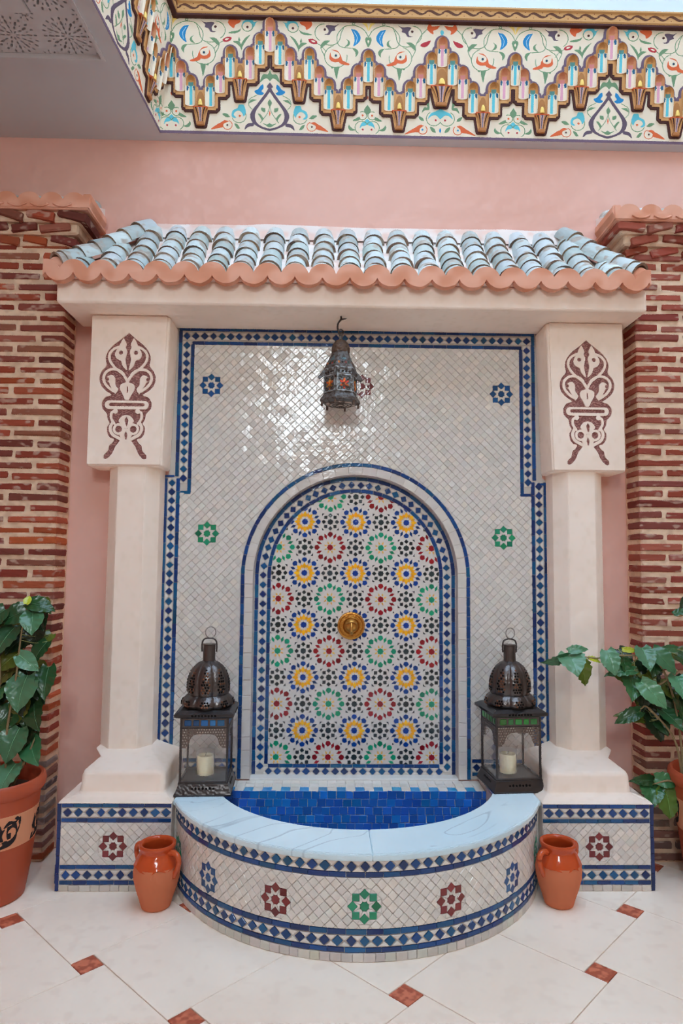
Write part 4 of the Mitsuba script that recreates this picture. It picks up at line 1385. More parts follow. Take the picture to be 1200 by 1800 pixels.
# ------------------------------------------------------------------ brick piers
BRICKS = [S(150, 72, 52), S(136, 62, 48), S(164, 84, 58), S(126, 66, 56), S(146, 90, 72), S(112, 58, 50), S(158, 78, 46)]
BRICKS_R = [S(148, 76, 62), S(134, 64, 54), S(156, 84, 68), S(128, 68, 60), S(150, 90, 78), S(138, 66, 50)]


DUSTY = [S(132, 112, 104), S(120, 96, 90), S(146, 124, 112), S(128, 88, 78), S(110, 92, 90)]


def brick(lo, hi, cols, rough=.0016):
    v, f = cbox(lo, hi, .0035)
    v = v + rng.normal(size=v.shape) * rough
    c = cols[int(rng.integers(len(cols)))]
    return v, f, jitter(c, .11, .03)


def pier(key, sg, xi, label, cols):
    """sg: the side of the scene; xi: the inner edge."""
    X = lambda a, b: (xi + a, xi + b) if sg > 0 else (xi - b, xi - a)
    def lo_hi(a, b, y0, y1, z0, z1):
        q0, q1 = X(a, b)
        return (q0, y0, z0), (q1, y1, z1)
    lo, hi = lo_hi(.004, .62, -.1475, -.001, .0005, 2.74)
    put(key, cbox(lo, hi, .006), 'm_mortar')
    tag(key, label, 'brick pier')
    zc, row = .012, 0
    while zc < 2.69:
        h = .0275 + .002 * rng.normal()
        head = row % 2
        a = -.002
        first = True
        while a < .6:
            L = (.105 if head and first else .205) * (1 + .06 * rng.normal())
            d = -.03 if first else -.135
            dz = .0015 * rng.normal()
            lo, hi = lo_hi(a + (0 if first else 0), a + L, -.1535 + .002 * rng.normal(), d if first else -.12, zc + dz, zc + h + dz)
            put(fresh(key + '__brick'), brick(lo, hi, DUSTY if zc < .42 and rng.random() < .75 else cols), 'm_brick')
            a += L + .021 + .003 * rng.normal()
            first = False
        zc += .0476
        row += 1
    # corbel: three courses stepping out, their bricks laid aslant
    for j in range(3):
        z0 = 2.700 + j * .044
        lo, hi = lo_hi(-.03 - .028 * j, .62, -.158 - .027 * j, -.001, z0 - .012, z0 + .045)
        put(fresh(key + '__corbel_mortar'), cbox(lo, hi, .008), 'm_mortar')
        a = -.045 - .03 * j + (.05 if j == 1 else 0)
        while a < .58:
            L = .125 * (1 + .1 * rng.normal())
            lo, hi = lo_hi(a, a + L, -.172 - .029 * j, -.05, z0 - .004, z0 + .030)
            v, f, c = brick(lo, hi, cols, .0022)
            ctr = np.array([(lo[0] + hi[0]) / 2, 0, z0])
            tl = sg * math.radians(9 + 7 * rng.random()) * (1 if rng.random() < .8 else -.5)
            w = v - ctr
            v = ctr + np.c_[w[:, 0] * math.cos(tl) - w[:, 2] * math.sin(tl), w[:, 1], w[:, 0] * math.sin(tl) + w[:, 2] * math.cos(tl)]
            put(fresh(key + '__corbel_brick'), (v, f, c), 'm_brick')
            a += L + .016
    pts = [(-.112, 2.832), (-.125, 2.86), (-.122, 2.886), (-.098, 2.886), (-.092, 2.832)]
    put(key + '__coping_return', mapped(slab(Polygon([(xi + sg * a, z) for a, z in pts]).buffer(.006, 4), 0, .2), to_wall(-.035)), 'm_edge')
    # coping: wavy plaster edge, tiles behind it running up to the wall
    sp = .0985
    xx = np.linspace(-.122, .62, 220)
    ph = ((xx + .105) / sp) % 1 - .5
    ph1 = ((xx + .105 + sp / 2) / sp) % 1 - .5
    up_ = 2.848 + np.sqrt(np.maximum(.051 ** 2 - (ph * sp) ** 2, 0)) * .92
    poly = Polygon(np.vstack([np.c_[xi + sg * xx, up_], np.c_[xi + sg * xx, np.full(220, 2.826)][::-1]])).buffer(0)
    put(key + '__wavy_edge', mapped(slab(poly.simplify(.0004), 0, .03), to_wall(-.213)), 'm_edge')
    for j in range(7):
        xc = xi + sg * (-.105 + sp / 2 + j * sp)
        # rolled lip under each trough
        lip = tube(spline([(xc + sg * sp * .5 + dx, -.2465, 2.846 - .018 * math.cos(dx / sp * PI)) for dx in np.linspace(-.04, .04, 7)], 16), .004, 6)
        put(fresh(key + '__trough_lip'), lip, 'm_edge', True)
        put(fresh(key + '__coping_tile'), barrel((xc, -.212, 2.852), (xc, -.002, 2.95), .043, .04), 'm_rooftile', 40)
    lo, hi = lo_hi(-.12, .62, -.24, -.001, 2.82, 2.848)
    put(key + '__coping_slab', cbox(lo, hi, .006), 'm_edge')
    lo, hi = lo_hi(-.11, .62, -.2, -.001, 2.84, 2.86)
    b = np.array([(xi + sg * a, y, z) for a in (-.11, .62) for y, z in ((-.235, 2.84), (-.001, 2.84), (-.001, 2.95), (-.235, 2.85))])
    hb = trimesh.convex.convex_hull(b)
    put(key + '__coping_bed', (np.array(hb.vertices), np.array(hb.faces)), 'm_limewash')


pier('brick_pier', -1, -1.322, 'red brick pier with pale mortar behind the large potted plant, left of the fountain', BRICKS)
pier('brick_pier_001', 1, 1.262, 'red brick pier with pale mortar behind the trailing plant, right of the fountain', BRICKS_R)

# ------------------------------------------------------------------ lanterns
GM = [S(76, 70, 69), S(94, 87, 85), S(70, 67, 68), S(112, 100, 94)]


def turned(m, a, c):
    return (rotz(m[0], a, (0, 0, 0)) + np.asarray(c, float),) + tuple(m[1:])


def candle_lantern(key, c, rot, glass_tone, label):
    M = lambda m: turned(m, rot, c)
    dark = GM[0]
    fr = lambda w0, z0, w1, z1: loft([(np.array([(-w0, -w0), (w0, -w0), (w0, w0), (-w0, w0)]), z0), (np.array([(-w1, -w1), (w1, -w1), (w1, w1), (-w1, w1)]), z1)])
    base = cat([fr(.113, .0, .114, .006), fr(.112, .006, .098, .044), fr(.1, .044, .1, .048)])
    put(key, M((base[0], base[1], dark)), 'm_metal')
    tag(key, label, 'lantern')
    # pierced row on the skirt
    for sd in range(4):
        bits = []
        for k in range(7):
            x = -.042 + k * .014
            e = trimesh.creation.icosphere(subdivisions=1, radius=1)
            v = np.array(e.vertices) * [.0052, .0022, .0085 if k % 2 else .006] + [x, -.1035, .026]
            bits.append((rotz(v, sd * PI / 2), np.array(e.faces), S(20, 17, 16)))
        k_ = put(fresh(key + '__pierced_row'), M(cat(bits)), 'm_metal', True)
    zt = .305
    for sx in (-1, 1):
        for sy in (-1, 1):
            put(fresh(key + '__post'), M(cbox((sx * .093 - .0042, sy * .093 - .0042, .046), (sx * .093 + .0042, sy * .093 + .0042, zt), .001) + (dark,)), 'm_metal')
    for sd in range(4):
        a = sd * PI / 2
        R = lambda m: M((rotz(m[0], a),) + tuple(m[1:]))
        put(fresh(key + '__bottom_rail'), R(cbox((-.09, -.0965, .046), (.09, -.09, .056), .001) + (dark,)), 'm_metal')
        put(fresh(key + '__pane'), R((np.array([(-.089, -.0925, .056), (.089, -.0925, .056), (.089, -.0925, .262), (-.089, -.0925, .262)]), np.array([[0, 1, 2, 3]]))), 'm_glass')
        # coloured band under the roof
        bp = cat([cbox((-.094, -.0955, .262), (.094, -.088, .305), .001) + (GM[1],), cbox((-.094, -.098, .262), (.094, -.094, .266), .001) + (dark,), cbox((-.094, -.098, .301), (.094, -.094, .305), .001) + (dark,)])
        bd = put(fresh(key + '__band'), R(bp), 'm_metal')
        for k in range(5):
            x = -.066 + k * .033
            w = .011 if k % 2 else .014
            put(bd + f'__glass_bead' + (f'_{k:03d}' if k else ''), R(cbox((x - w, -.0975, .272), (x + w, -.0945, .295), .002) + (jitter(glass_tone, .35, .1),)), 'm_clay_glaze')
        # pierced arch in the window head
        P_ = sbox(-.089, .185, .089, .262)
        opening = Polygon(np.vstack([[(-.066, .15)], spline([(-.072, .19), (-.062, .198), (-.052, .225), (-.034, .238), (0, .240), (.034, .238), (.052, .225), (.062, .198), (.072, .19)], 40), [(.066, .15)]]))
        lat = P_.difference(opening)
        hol = []
        for gx in np.arange(-.09, .0901, .0105):
            for gz in np.arange(.184, .265, .0105):
                e = (gx + (.00525 if int(round((gz - .184) / .0105)) % 2 else 0), gz)
                hol.append(Polygon([(e[0] + .0038, e[1]), (e[0], e[1] + .0038), (e[0] - .0038, e[1]), (e[0], e[1] - .0038)]))
        lat = lat.difference(unary_union(hol).intersection(lat.buffer(-.0016))).union(lat.difference(lat.buffer(-.0016)))
        fm = lambda v: np.c_[v[:, 0], -.0945 - v[:, 2], v[:, 1]]
        put(fresh(key + '__fretwork'), R(mapped(slab(lat, 0, .002), fm) + (GM[3],)), 'm_metal')
    roof_ = cat([fr(.106, .305, .118, .311), fr(.119, .311, .119, .322), fr(.117, .322, .098, .334)])
    put(key + '__roof_plate', M((roof_[0], roof_[1], GM[2])), 'm_metal')
    bits = []
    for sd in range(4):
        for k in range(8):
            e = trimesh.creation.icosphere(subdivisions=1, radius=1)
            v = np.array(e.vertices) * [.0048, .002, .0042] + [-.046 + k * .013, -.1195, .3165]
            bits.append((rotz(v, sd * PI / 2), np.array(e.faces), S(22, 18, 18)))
    put(key + '__eave_piercing', M(cat(bits)), 'm_metal', True)
    stuff(key + '__eave_piercing')

    def lobed(prof, nl=8, depth=.09, n=96):
        a_ = np.arange(n) * 2 * PI / n
        k_ = 1 - depth * (1 - np.abs(np.cos(a_ * nl / 2)) ** .6)
        p = np.asarray(prof)
        v = np.stack([p[:, 0, None] * k_ * np.cos(a_), p[:, 0, None] * k_ * np.sin(a_), np.repeat(p[:, 1, None], n, 1)], -1).reshape(-1, 3)
        i, j = np.meshgrid(np.arange(len(p) - 1), np.arange(n), indexing='ij')
        f = np.stack([i * n + j, i * n + (j + 1) % n, (i + 1) * n + (j + 1) % n, (i + 1) * n + j], -1).reshape(-1, 4)
        return v, f
    bul = [(.098, .333), (.108, .342), (.110, .352), (.103, .366), (.092, .378), (.084, .384)]
    put(key + '__bulge', M(lobed(bul) + (GM[1],)), 'm_metal', 60)
    dom = [(.083, .384), (.0875, .395), (.0885, .412), (.0875, .432), (.083, .455), (.074, .479), (.060, .499), (.044, .512), (.027, .520)]
    put(key + '__dome', M(lobed(dom) + (GM[1],)), 'm_metal', 60)
    # pierced foliage on each lobe
    bits = []
    for l in range(8):
        a0 = (l + .0) * PI / 4
        for (zz, rr, n_) in ((.400, .0878, 3), (.411, .0886, 4), (.422, .0884, 3), (.433, .0874, 4), (.444, .086, 3), (.455, .0828, 3), (.466, .079, 2), (.477, .0745, 2), (.488, .067, 1), (.346, .1095, 3), (.355, .109, 4), (.364, .1045, 3)):
            for k in range(n_):
                da = (k - (n_ - 1) / 2) * (.0105 / rr)
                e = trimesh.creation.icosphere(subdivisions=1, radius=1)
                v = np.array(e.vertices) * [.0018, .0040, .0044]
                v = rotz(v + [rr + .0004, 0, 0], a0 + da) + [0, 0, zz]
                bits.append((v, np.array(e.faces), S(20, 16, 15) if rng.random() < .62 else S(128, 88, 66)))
    put(key + '__piercing', M(cat(bits)), 'm_metal', True)
    stuff(key + '__piercing')
    nk = lathe([(.026, .518), (.0255, .525), (.0255, .585), (.028, .587), (.028, .590), (.0001, .590)], 28)
    put(key + '__neck', M(nk + (GM[1],)), 'm_metal', 40)
    hd = tube(spline([(-.030, 0, .556), (-.031, 0, .585), (-.026, 0, .604), (-.012, 0, .612), (.012, 0, .612), (.026, 0, .604), (.031, 0, .585), (.030, 0, .556)], 30), .0032, 8)
    put(key + '__handle', M(hd + (dark,)), 'm_metal', True)
    a_ = np.linspace(0, 2 * PI, 36, endpoint=False)
    rg = tube(np.c_[.021 * np.cos(a_) + .004, .004 * np.cos(a_), .637 + .023 * np.sin(a_)], .0016, 6, closed=True)
    put(key + '__ring', M(rg + (GM[3],)), 'm_metal', True)


candle_lantern('candle_lantern', (-.6255, -.236, .3402), math.radians(2.5), S(30, 92, 150), 'dark metal candle lantern with blue band on the left of the marble rim')
candle_lantern('candle_lantern_001', (.6600, -.190, .3402), math.radians(5.5), S(58, 140, 66), 'dark metal candle lantern with green band on the right of the marble rim')
for i_, (cx_, cy_, sd) in enumerate(((-.631, -.232, 'left'), (.647, -.195, 'right'))):
    gk = 'candle_glass' + ('_001' if i_ else '')
    g_ = lathe([(.0001, .0001), (.036, .0001), (.0375, .003), (.0375, .100), (.0352, .100), (.0352, .006), (.0001, .006)], 40, (cx_, cy_, .3885))
    put(gk, g_, 'm_cup', 40)
    tag(gk, f'clear glass cup holding the cream candle inside the {sd} lantern', 'glass')
    ck = 'candle' + ('_001' if i_ else '')
    cd = lathe([(.0001, 0), (.033, 0), (.034, .002), (.034, .074), (.032, .0765), (.022, .0745), (.0001, .073)], 40, (cx_, cy_, .3947))
    put(ck, cd + (S(246, 236, 200),), 'm_wax', 40)
    put(ck + '__wick', tube([(cx_, cy_, .467), (cx_ + .001, cy_, .474), (cx_ + .003, cy_, .48)], .0011, 6) + (S(60, 50, 44),), 'm_wax')
    tag(ck, f'cream pillar candle standing in the {sd} lantern', 'candle')
scene['m_cup'] = {'type': 'dielectric', 'int_ior': 1.47}

# hanging lantern under the canopy
HL_ = 'hanging_lantern'
hc = np.array([-.083, -.2, 0.])
M = lambda m: (rotz(m[0], math.radians(14)) + hc,) + tuple(m[1:])


def hexl(secs, n=6):
    a_ = np.arange(n) * 2 * PI / n
    return loft([(np.c_[r * np.cos(a_), r * np.sin(a_)], z) for r, z in secs])


PAT = [S(122, 122, 120), S(98, 95, 94), S(150, 154, 156), S(96, 76, 64)]
put(HL_, M(hexl([(.074, 2.012), (.074, 2.095)]) + (PAT[0],)), 'm_patina')
tag(HL_, 'small ornate six-sided metal lantern hanging under the middle of the canopy', 'lantern')
put(HL_ + '__top_dome', M(lathe([(.012, 2.262), (.024, 2.256), (.036, 2.240), (.0415, 2.222), (.040, 2.206), (.037, 2.202)], 24) + (PAT[3],)), 'm_patina', 50)
put(HL_ + '__shoulder', M(hexl([(.040, 2.206), (.044, 2.19), (.070, 2.138), (.074, 2.126)]) + (PAT[1],)), 'm_patina')
put(HL_ + '__collar', M(hexl([(.074, 2.126), (.076, 2.118), (.071, 2.108), (.076, 2.098), (.074, 2.094)]) + (PAT[2],)), 'm_patina')
put(HL_ + '__foot_flange', M(hexl([(.074, 2.014), (.078, 2.008), (.093, 1.986), (.092, 1.98), (.076, 1.972)]) + (PAT[1],)), 'm_patina')
put(HL_ + '__base_plate', M(hexl([(.068, 1.9725), (.066, 1.968)]) + (S(176, 160, 150),)), 'm_patina')
put(HL_ + '__base_grille', M(cat([tube(np.c_[r * np.cos(np.linspace(0, 2 * PI, 24, endpoint=False)), r * np.sin(np.linspace(0, 2 * PI, 24, endpoint=False)), np.full(24, 1.9675)], .002, 5, closed=True) + (S(60, 54, 50),) for r in (.05, .034, .018)])), 'm_patina', True)
fl_bits, tone = [], [S(210, 96, 40), S(190, 60, 40), S(220, 150, 60), S(160, 170, 160)]
for k in range(6):
    a_ = k * PI / 3
    ap = .074 * math.cos(PI / 6)
    fmp = lambda v, a_=a_, ap=ap: rotz(np.c_[v[:, 0], -ap - v[:, 2], v[:, 1]], a_)
    pan = sbox(-.033, 2.016, .033, 2.092).difference(sbox(-.0275, 2.022, .0275, 2.086))
    put(fresh(HL_ + '__panel_frame'), M(mapped(slab(pan, 0, .004), fmp) + (PAT[2],)), 'm_patina')
    bits = []
    for j in range(6):
        t = j * PI / 3 + PI / 6
        e = affinity.rotate(affinity.scale(Point(0, 0).buffer(1, 4), .0105, .0048), math.degrees(t), origin=(0, 0))
        bits.append(mapped(slab(affinity.translate(e, .0125 * math.cos(t), 2.05 + .014 * math.sin(t)), 0, .0032), fmp) + (jitter(tone[0 if j % 2 else 1] if k % 2 == 0 else tone[2 if j % 2 else 0], .2, .05),))
    bits.append(mapped(slab(Point(0, 2.05).buffer(.004, 4), 0, .0042), fmp) + (tone[2],))
    for sx in (-1, 1):
        for sy in (-1, 1):
            bits.append(mapped(slab(ring((sx * .018, 2.052 + sy * .022), .007, .0028, 0, 300), 0, .0034), fmp) + (S(52, 56, 58),))
    put(fresh(HL_ + '__flower_panel'), M(cat(bits)), 'm_patina')
    bits = []
    for j in range(4):
        e = Polygon([(-.024 + j * .016, 2.099), (-.018 + j * .016, 2.104), (-.024 + j * .016, 2.109), (-.030 + j * .016, 2.104)])
        bits.append(mapped(slab(e, -.002, .004), fmp) + (S(40, 34, 32),))
    put(fresh(HL_ + '__collar_piercing'), M(cat(bits)), 'm_patina')
    fs = lambda v, a_=a_: rotz(np.c_[v[:, 0], -.0585 + (v[:, 1] - 2.138) * .42 - v[:, 2], v[:, 1]], a_)
    bits = []
    for j in range(4):
        e = affinity.scale(Point(-.022 + j * .0147, 2.146).buffer(1, 3), .0052, .0062)
        bits.append(mapped(slab(e, -.002, .0025), fs) + (jitter([S(196, 110, 44), S(30, 26, 26), S(150, 50, 40), S(44, 70, 60)][j], .2),))
    bits.append(mapped(slab(Polygon([(-.014, 2.162), (0, 2.185), (.014, 2.162), (0, 2.156)]), -.003, .0025), fs) + (S(90, 112, 118),))
    put(fresh(HL_ + '__shoulder_ornament'), M(cat(bits)), 'm_patina')
    # corner fins above and feet below
    a2 = a_
    fin = slab(Polygon([(.066, 2.126), (.082, 2.112), (.1, 2.088), (.094, 2.080), (.074, 2.096)]).buffer(.002), -.004, .004)
    fin = np.c_[fin[0][:, 0], fin[0][:, 2], fin[0][:, 1]], fin[1]
    put(fresh(HL_ + '__fin'), M((rotz(fin[0], a2), fin[1], PAT[1])), 'm_patina')
    ft = cbox((.078, -.004, 1.958), (.087, .004, 1.982), .0015)
    put(fresh(HL_ + '__foot'), M((rotz(ft[0], a2), ft[1], PAT[3])), 'm_patina')
put(HL_ + '__stem', M(tube([(0, 0, 2.255), (0, 0, 2.29)], .0085, 10) + (PAT[0],)), 'm_patina', 40)
put(HL_ + '__hanger_loop', M(tube(np.c_[.011 * np.cos(np.linspace(0, 2 * PI, 20, endpoint=False)), np.zeros(20), 2.298 + .012 * np.sin(np.linspace(0, 2 * PI, 20, endpoint=False))], .003, 6, closed=True) + (PAT[1],)), 'm_patina', True)
HK = 'ceiling_hook'
hk = spline([(-.083, -.2, 2.3705), (-.083, -.2, 2.356), (-.092, -.2, 2.344), (-.098, -.2, 2.325), (-.094, -.2, 2.302), (-.083, -.2, 2.296), (-.072, -.2, 2.301)], 30)
put(HK, tube(hk, .0042, 8) + (S(58, 48, 44),), 'm_metal', True)
tag(HK, 'dark wire hook in the canopy soffit that the small lantern hangs from', 'hook')
put(HK + '__spur', tube([(-.083, -.2, 2.356), (-.066, -.203, 2.3575), (-.058, -.204, 2.359)], np.array([.004, .003, .0012]), 6) + (S(58, 48, 44),), 'm_metal', True)
f_rust = lambda p, n, uv: .85 * smoothstep(.42, .66, fbm(p.x * 85, p.y * 85, p.z * 85, 2))
scene['m_patina'] = {'type': 'twosided', 'nested': {'type': 'bumpmap', 'tex': proc(f_fine), 'scale': .004, 'nested': {
    'type': 'blendbsdf', 'weight': proc(f_rust), 'a': {'type': 'principled', 'base_color': VC, 'roughness': .45, 'specular': .5, 'metallic': .25},
    'b': {'type': 'principled', 'base_color': {'type': 'rgb', 'value': list(map(float, S(74, 60, 52)))}, 'roughness': .6, 'specular': .4, 'metallic': .3}}}}

# ------------------------------------------------------------------ two clay jars
def jar(key, c, ang, label):
    C_ = np.array([*c, .0005])
    prof = [(.0001, 0), (.049, 0), (.053, .003), (.061, .03), (.074, .068), (.0835, .105), (.0855, .13), (.0815, .155)]
    col = [(.0818, .154), (.079, .166), (.0705, .184), (.0625, .196), (.0605, .203), (.0635, .211), (.0675, .2165), (.0685, .223), (.0665, .2285), (.061, .229), (.0545, .225), (.0525, .214), (.057, .195), (.066, .17), (.07, .13), (.055, .05), (.0001, .03)]
    put(key, lathe(prof, 56, C_) + (S(196, 112, 78),), 'm_clay', 50)
    tag(key, label, 'jar')
    # the glaze runs down unevenly
    v, f = lathe(col, 56, C_)
    n = 56
    a_ = np.arange(n) * 2 * PI / n
    drip = .010 * (meshkit.noise(np.c_[np.cos(a_) * 3 + c[0] * 9, np.sin(a_) * 3, a_ * 0]) - .5) * 2
    v[:n, 2] += -.004 + drip
    v[:n, :2] = C_[:2] + (v[:n, :2] - C_[:2]) * (1.022 + .01 * np.sign(drip)[:, None])
    put(key + '__glazed_neck', (v, f, S(188, 74, 34)), 'm_clay_glaze', 60)
    for s_, a in ((0, ang), (1, ang + PI)):
        d = np.array([math.cos(a), math.sin(a), 0])
        p = [C_ + d * r + [0, 0, z] for r, z in ((.060, .199), (.078, .2065), (.098, .2), (.106, .181), (.101, .158), (.09, .138), (.082, .120))]
        put(fresh(key + '__handle'), tube(spline(p, 26), np.linspace(.0105, .0085, 26), 12) + (S(190, 82, 42),), 'm_clay_glaze', True)


jar('clay_jar', (-.754, -.505), math.radians(-30), 'two-handled terracotta jar with glazed neck on the floor at the left end of the basin')
jar('clay_jar_001', (.757, -.4905), math.radians(212), 'two-handled terracotta jar with glazed neck on the floor at the right end of the basin')

# ------------------------------------------------------------------ planters and plants
def planter(key, c, k, label):
    C_ = np.array([*c, .0005])
    prof = np.array([(.0001, 0), (.136, 0), (.141, .004), (.157, .1), (.170, .21), (.1725, .225)]) * k
    put(key, lathe(prof, 72, C_) + (S(166, 74, 46),), 'm_pot', 50)
    tag(key, label, 'planter')
    rim = np.array([(.1815, .352), (.186, .395), (.187, .408), (.196, .414), (.203, .425), (.206, .445), (.202, .462), (.194, .469), (.184, .466), (.178, .45), (.174, .40), (.17, .36)]) * k
    put(key + '__rim', lathe(rim, 72, C_) + (S(172, 78, 50),), 'm_pot', 50)
    put(key + '__painted_band', lathe(np.array([(.1722, .224), (.1735, .228), (.1818, .348), (.1815, .353)]) * k, 72, C_) + (S(206, 140, 106),), 'm_clay', 50)
    put(key + '__soil', lathe(np.array([(.175, .400), (.14, .412), (.08, .418), (.0001, .42)]) * k, 40, C_) + (S(70, 52, 44),), 'm_rough', 50)
    # black scrolls painted round the band
    def bm(v):
        r = (.1731 + (v[:, 1]) / .125 * .0086) * k + v[:, 2]
        a = v[:, 0]
        return C_ + np.c_[r * np.sin(a), -r * np.cos(a), (.226 + v[:, 1]) * k]
    u = lambda pts: [(x, y) for x, y in pts]
    shp = unary_union([
        LineString(spline([(-.36, .012), (-.22, .018), (-.02, .024), (.12, .045), (.11, .080), (.0, .092), (-.10, .075), (-.09, .052), (-.02, .052)], 60)).buffer(.011),
        smooth_poly([(-.40, .004), (-.25, .006), (-.06, .022), (-.12, .036), (-.26, .026)], 3),
        smooth_poly([(-.2, .085), (-.08, .108), (.08, .102), (.16, .112), (.08, .092), (-.06, .088)], 3),
        smooth_poly([(-.36, .055), (-.30, .072), (-.27, .098), (-.22, .078), (-.16, .082), (-.22, .056), (-.18, .036), (-.3, .04)], 3),
        smooth_poly([(.10, .05), (.17, .062), (.22, .092), (.21, .116), (.16, .096), (.19, .082), (.13, .066)], 3),
        smooth_poly([(.05, .113), (.12, .119), (.2, .108), (.14, .103)], 3)])
    shp = affinity.scale(shp, .9, 1, origin=(0, 0)).intersection(sbox(-2, .004, 2, .12))
    bits = []
    for j in range(7):
        g = affinity.translate(shp, j * 2 * PI / 7, 0)
        g = g.segmentize(.02)
        m_ = slab(g, .0003, .0014)
        stuff(put(fresh(key + '__painted_scroll'), mapped(m_, bm) + (S(36, 28, 30),), 'm_paint'))


material('m_pot', VC, .42, .35, bump=(f_fine, .0008))
planter('planter', (-1.415, -.43), .95, 'large terracotta planter with a band of black scrolls at the left edge')
planter('planter_001', (1.475, -.345), .95, 'terracotta planter with black scrolls at the right edge under the trailing plant')

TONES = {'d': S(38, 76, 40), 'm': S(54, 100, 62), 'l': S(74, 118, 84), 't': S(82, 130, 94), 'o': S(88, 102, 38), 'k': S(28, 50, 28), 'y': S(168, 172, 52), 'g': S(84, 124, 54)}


def leaf(c, ln, wd, ang, tone, toothed=False):
    """A heart-shaped leaf facing the courtyard, its tip turned by ang in the upright plane."""
    n, m = 12, 4
    t = np.linspace(0, 1, n + 1)
    half = wd / 2 * np.clip(np.sin(PI * np.clip(t * .93 + .07, 0, 1) ** .72), 0, 1) ** .85
    if toothed:
        half *= 1 + .05 * np.where(np.arange(n + 1) % 2, 1, -1)
    half[-1] = .0004
    s = np.linspace(-1, 1, 2 * m + 1)
    L, Wd = np.meshgrid(t, s, indexing='ij')
    x = L * ln - ln / 2 - .10 * ln * np.abs(Wd) ** 1.5 * (L < .2) * (1 - L / .2)
    y = Wd * half[:, None]
    droop = -.16 * ln * (L - .45) ** 2 * 2.2
    fold = .22 * np.abs(y) + .008 * ln / .1 * np.sin(9 * PI * L - 5 * np.abs(Wd)) * np.abs(Wd) * .45
    z = droop + fold
    P3 = np.stack([x, y, z], -1).reshape(-1, 3)
    i, j = np.meshgrid(np.arange(n), np.arange(2 * m), indexing='ij')
    k = 2 * m + 1
    f = np.stack([i * k + j, (i + 1) * k + j, (i + 1) * k + j + 1, i * k + j + 1], -1).reshape(-1, 4)
    a = math.radians(ang)
    d = np.array([math.cos(a), 0, -math.sin(a)])
    nrm = np.array([.28 * rng.normal(), -1, .55 + .3 * rng.normal()])
    d = d - nrm * (d @ nrm) / (nrm @ nrm); d /= np.linalg.norm(d)
    nrm /= np.linalg.norm(nrm)
    b = np.cross(nrm, d)
    v = np.asarray(c) + P3[:, :1] * d + P3[:, 1:2] * b + P3[:, 2:3] * nrm
    mid = np.arange(n + 1) * k + m
    vein = tube(v[mid] + nrm * .0008, np.linspace(.0014, .0005, n + 1) * ln / .1, 4)
    return (v, f, jitter(TONES[tone], .14, .06)), vein, v[m], nrm


LEAVES_L = [
    (-1.258, -0.418, 1.095, 0.099, 0.069, 10, 'd'), (-1.367, -0.409, 1.056, 0.114, 0.082, 150, 'd'), (-1.277, -0.454, 1.032, 0.088, 0.083, 85, 'l'), (-1.396, -0.427, 0.958, 0.118, 0.093, 105, 'm'),
    (-1.266, -0.406, 0.912, 0.094, 0.069, 105, 'd'), (-1.275, -0.473, 0.882, 0.092, 0.063, 38, 't'), (-1.227, -0.425, 0.798, 0.123, 0.076, 84, 'd'), (-1.313, -0.440, 0.761, 0.132, 0.117, 92, 'l'),
    (-1.384, -0.397, 0.881, 0.109, 0.099, 125, 'o'), (-1.266, -0.418, 0.670, 0.118, 0.094, 60, 'd'), (-1.343, -0.435, 0.562, 0.123, 0.105, 100, 'l'), (-1.263, -0.431, 0.535, 0.113, 0.088, 55, 'm'),
    (-1.350, -0.450, 0.444, 0.112, 0.088, 95, 't'), (-1.343, -0.391, 0.677, 0.100, 0.090, 110, 'o'), (-1.300, -0.366, 0.978, 0.106, 0.080, 80, 'k'), (-1.302, -0.440, 1.121, 0.037, 0.027, 280, 'y'),
    (-1.371, -0.366, 0.944, 0.111, 0.085, 120, 'k'), (-1.322, -0.359, 0.804, 0.116, 0.086, 70, 'k'), (-1.412, -0.389, 0.813, 0.100, 0.085, 110, 'o'), (-1.389, -0.403, 0.651, 0.104, 0.089, 120, 'd'),
    (-1.333, -0.365, 0.598, 0.086, 0.075, 80, 'k'), (-1.446, -0.423, 1.039, 0.108, 0.084, 130, 'd'), (-1.436, -0.422, 0.731, 0.113, 0.094, 100, 'm'), (-1.438, -0.407, 0.532, 0.109, 0.089, 90, 'd'),
]
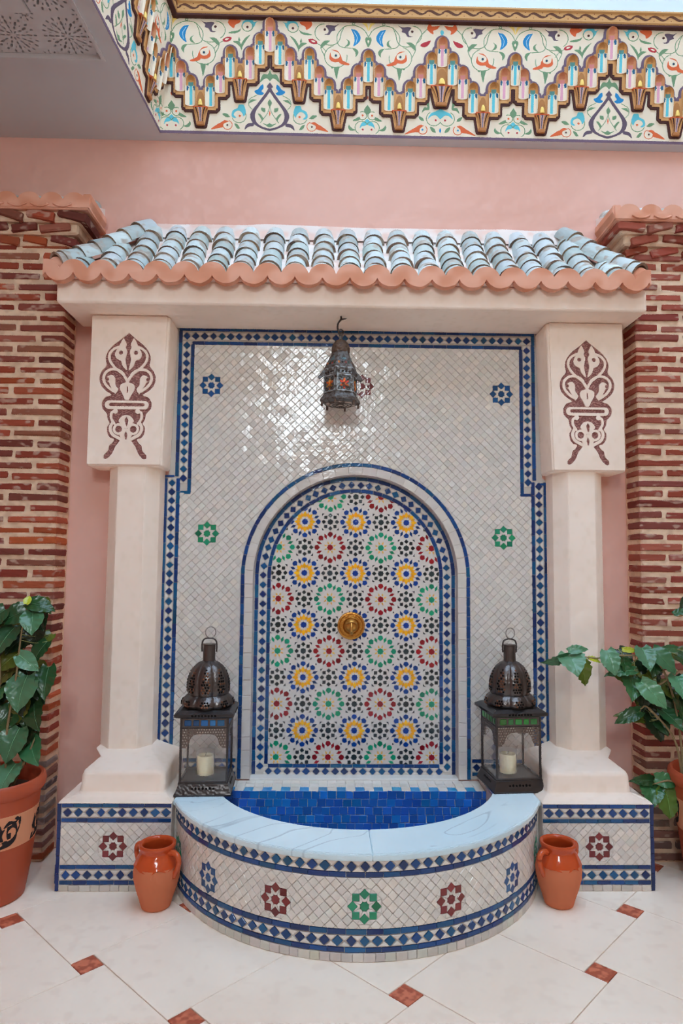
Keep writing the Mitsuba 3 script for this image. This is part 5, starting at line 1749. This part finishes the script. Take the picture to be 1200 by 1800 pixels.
LEAVES_R = [
    (0.872, -0.366, 0.877, 0.106, 0.101, 82, 't'), (0.807, -0.344, 0.885, 0.106, 0.043, 166, 'm'), (0.906, -0.339, 0.929, 0.076, 0.038, 355, 'l'), (0.942, -0.291, 0.826, 0.109, 0.083, 68, 'o'),
    (0.980, -0.323, 0.885, 0.049, 0.026, 20, 'y'), (1.036, -0.349, 0.878, 0.096, 0.071, 75, 't'), (1.081, -0.324, 0.837, 0.117, 0.046, 172, 'm'), (1.137, -0.317, 0.779, 0.123, 0.092, 105, 'm'),
    (1.204, -0.363, 0.751, 0.126, 0.076, 50, 't'), (1.120, -0.301, 0.650, 0.108, 0.054, 156, 'd'), (1.255, -0.272, 0.600, 0.114, 0.078, 72, 'k'), (1.279, -0.257, 0.660, 0.131, 0.084, 30, 'k'),
    (1.182, -0.349, 0.897, 0.101, 0.076, 85, 't'), (1.263, -0.342, 0.883, 0.117, 0.076, 55, 'm'), (1.309, -0.371, 0.789, 0.100, 0.085, 95, 't'), (1.334, -0.318, 0.701, 0.123, 0.082, 95, 'd'),
    (1.132, -0.316, 0.925, 0.061, 0.023, 5, 'y'), (1.212, -0.292, 0.821, 0.088, 0.072, 60, 'o'), (1.310, -0.286, 0.762, 0.104, 0.093, 80, 'o'), (1.230, -0.316, 0.858, 0.087, 0.067, 110, 'd'),
    (1.294, -0.330, 0.648, 0.102, 0.071, 70, 'm'), (1.355, -0.313, 1.086, 0.072, 0.031, 340, 'd'), (1.107, -0.314, 0.866, 0.077, 0.056, 100, 'd'), (1.178, -0.307, 0.395, 0.118, 0.046, 176, 'd'),
    (1.200, -0.327, 0.347, 0.097, 0.092, 100, 'm'), (1.274, -0.318, 0.396, 0.092, 0.056, 15, 'm'), (1.270, -0.325, 0.310, 0.112, 0.107, 85, 'g'), (1.326, -0.297, 0.363, 0.093, 0.072, 60, 'd'),
    (1.206, -0.259, 0.716, 0.094, 0.068, 90, 'k'), (1.292, -0.315, 0.933, 0.077, 0.031, 180, 'm'), (1.392, -0.305, 0.862, 0.118, 0.087, 70, 'd'), (1.380, -0.340, 0.729, 0.117, 0.086, 100, 'm'),
]
STEMS_L = [[(-1.364, -0.42, 0.396), (-1.37, -0.42, 0.601), (-1.344, -0.42, 0.819), (-1.33, -0.42, 0.995), (-1.309, -0.42, 1.106)], [(-1.375, -0.42, 0.386), (-1.414, -0.42, 0.622), (-1.407, -0.42, 0.84), (-1.44, -0.42, 1.061)], [(-1.343, -0.42, 0.396), (-1.287, -0.42, 0.515), (-1.263, -0.42, 0.579)]]
STEMS_R = [[(1.334, -0.32, 0.393), (1.329, -0.32, 0.564), (1.297, -0.32, 0.759), (1.229, -0.32, 0.886), (1.087, -0.32, 0.904), (0.982, -0.32, 0.892), (0.882, -0.32, 0.907)], [(1.346, -0.32, 0.404), (1.378, -0.32, 0.679), (1.402, -0.32, 0.911), (1.366, -0.32, 1.075)], [(1.334, -0.32, 0.393), (1.303, -0.32, 0.564), (1.2, -0.32, 0.689), (1.165, -0.32, 0.687)], [(1.334, -0.32, 0.381), (1.275, -0.32, 0.399), (1.216, -0.32, 0.386)], [(1.2, -0.32, 0.689), (1.223, -0.32, 0.666), (1.237, -0.32, 0.644)], [(1.323, -0.32, 0.845), (1.262, -0.32, 0.794), (1.226, -0.32, 0.782)]]


def plant(key, leaves, stems, label, toothed):
    sb = [tube(spline(p, 30), np.linspace(.0055, .0028, 30), 7) + (S(134, 116, 84),) for p in stems]
    put(key, cat(sb), 'm_clay', True)
    tag(key, label, 'plant')
    sp = np.vstack([spline(p, 60) for p in stems])
    more = []
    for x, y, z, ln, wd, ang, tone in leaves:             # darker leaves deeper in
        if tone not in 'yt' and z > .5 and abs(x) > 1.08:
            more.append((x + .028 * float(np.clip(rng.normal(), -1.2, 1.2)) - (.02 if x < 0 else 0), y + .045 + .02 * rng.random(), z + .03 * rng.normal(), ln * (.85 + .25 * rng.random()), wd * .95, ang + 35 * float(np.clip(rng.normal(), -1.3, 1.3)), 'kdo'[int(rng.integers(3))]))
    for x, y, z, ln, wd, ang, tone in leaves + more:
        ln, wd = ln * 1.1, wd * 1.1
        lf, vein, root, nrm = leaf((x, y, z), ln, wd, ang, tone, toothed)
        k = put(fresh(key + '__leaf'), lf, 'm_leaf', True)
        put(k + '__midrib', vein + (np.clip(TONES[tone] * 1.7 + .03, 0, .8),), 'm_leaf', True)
        q_ = sp[np.argmin(np.linalg.norm(sp - root, axis=1))]
        mid = (q_ + root) / 2 + [0, .01, -.01]
        put(fresh(key + '__leaf_stalk'), tube(spline([q_, mid, root], 10), .0016, 5) + (S(140, 146, 92),), 'm_leaf', True)


plant('potted_plant', LEAVES_L, STEMS_L, 'leafy dark green plant with rounded leaves in the left planter', False)
plant('potted_plant_001', LEAVES_R, STEMS_R, 'trailing green plant reaching across the right pillar from the right planter', True)
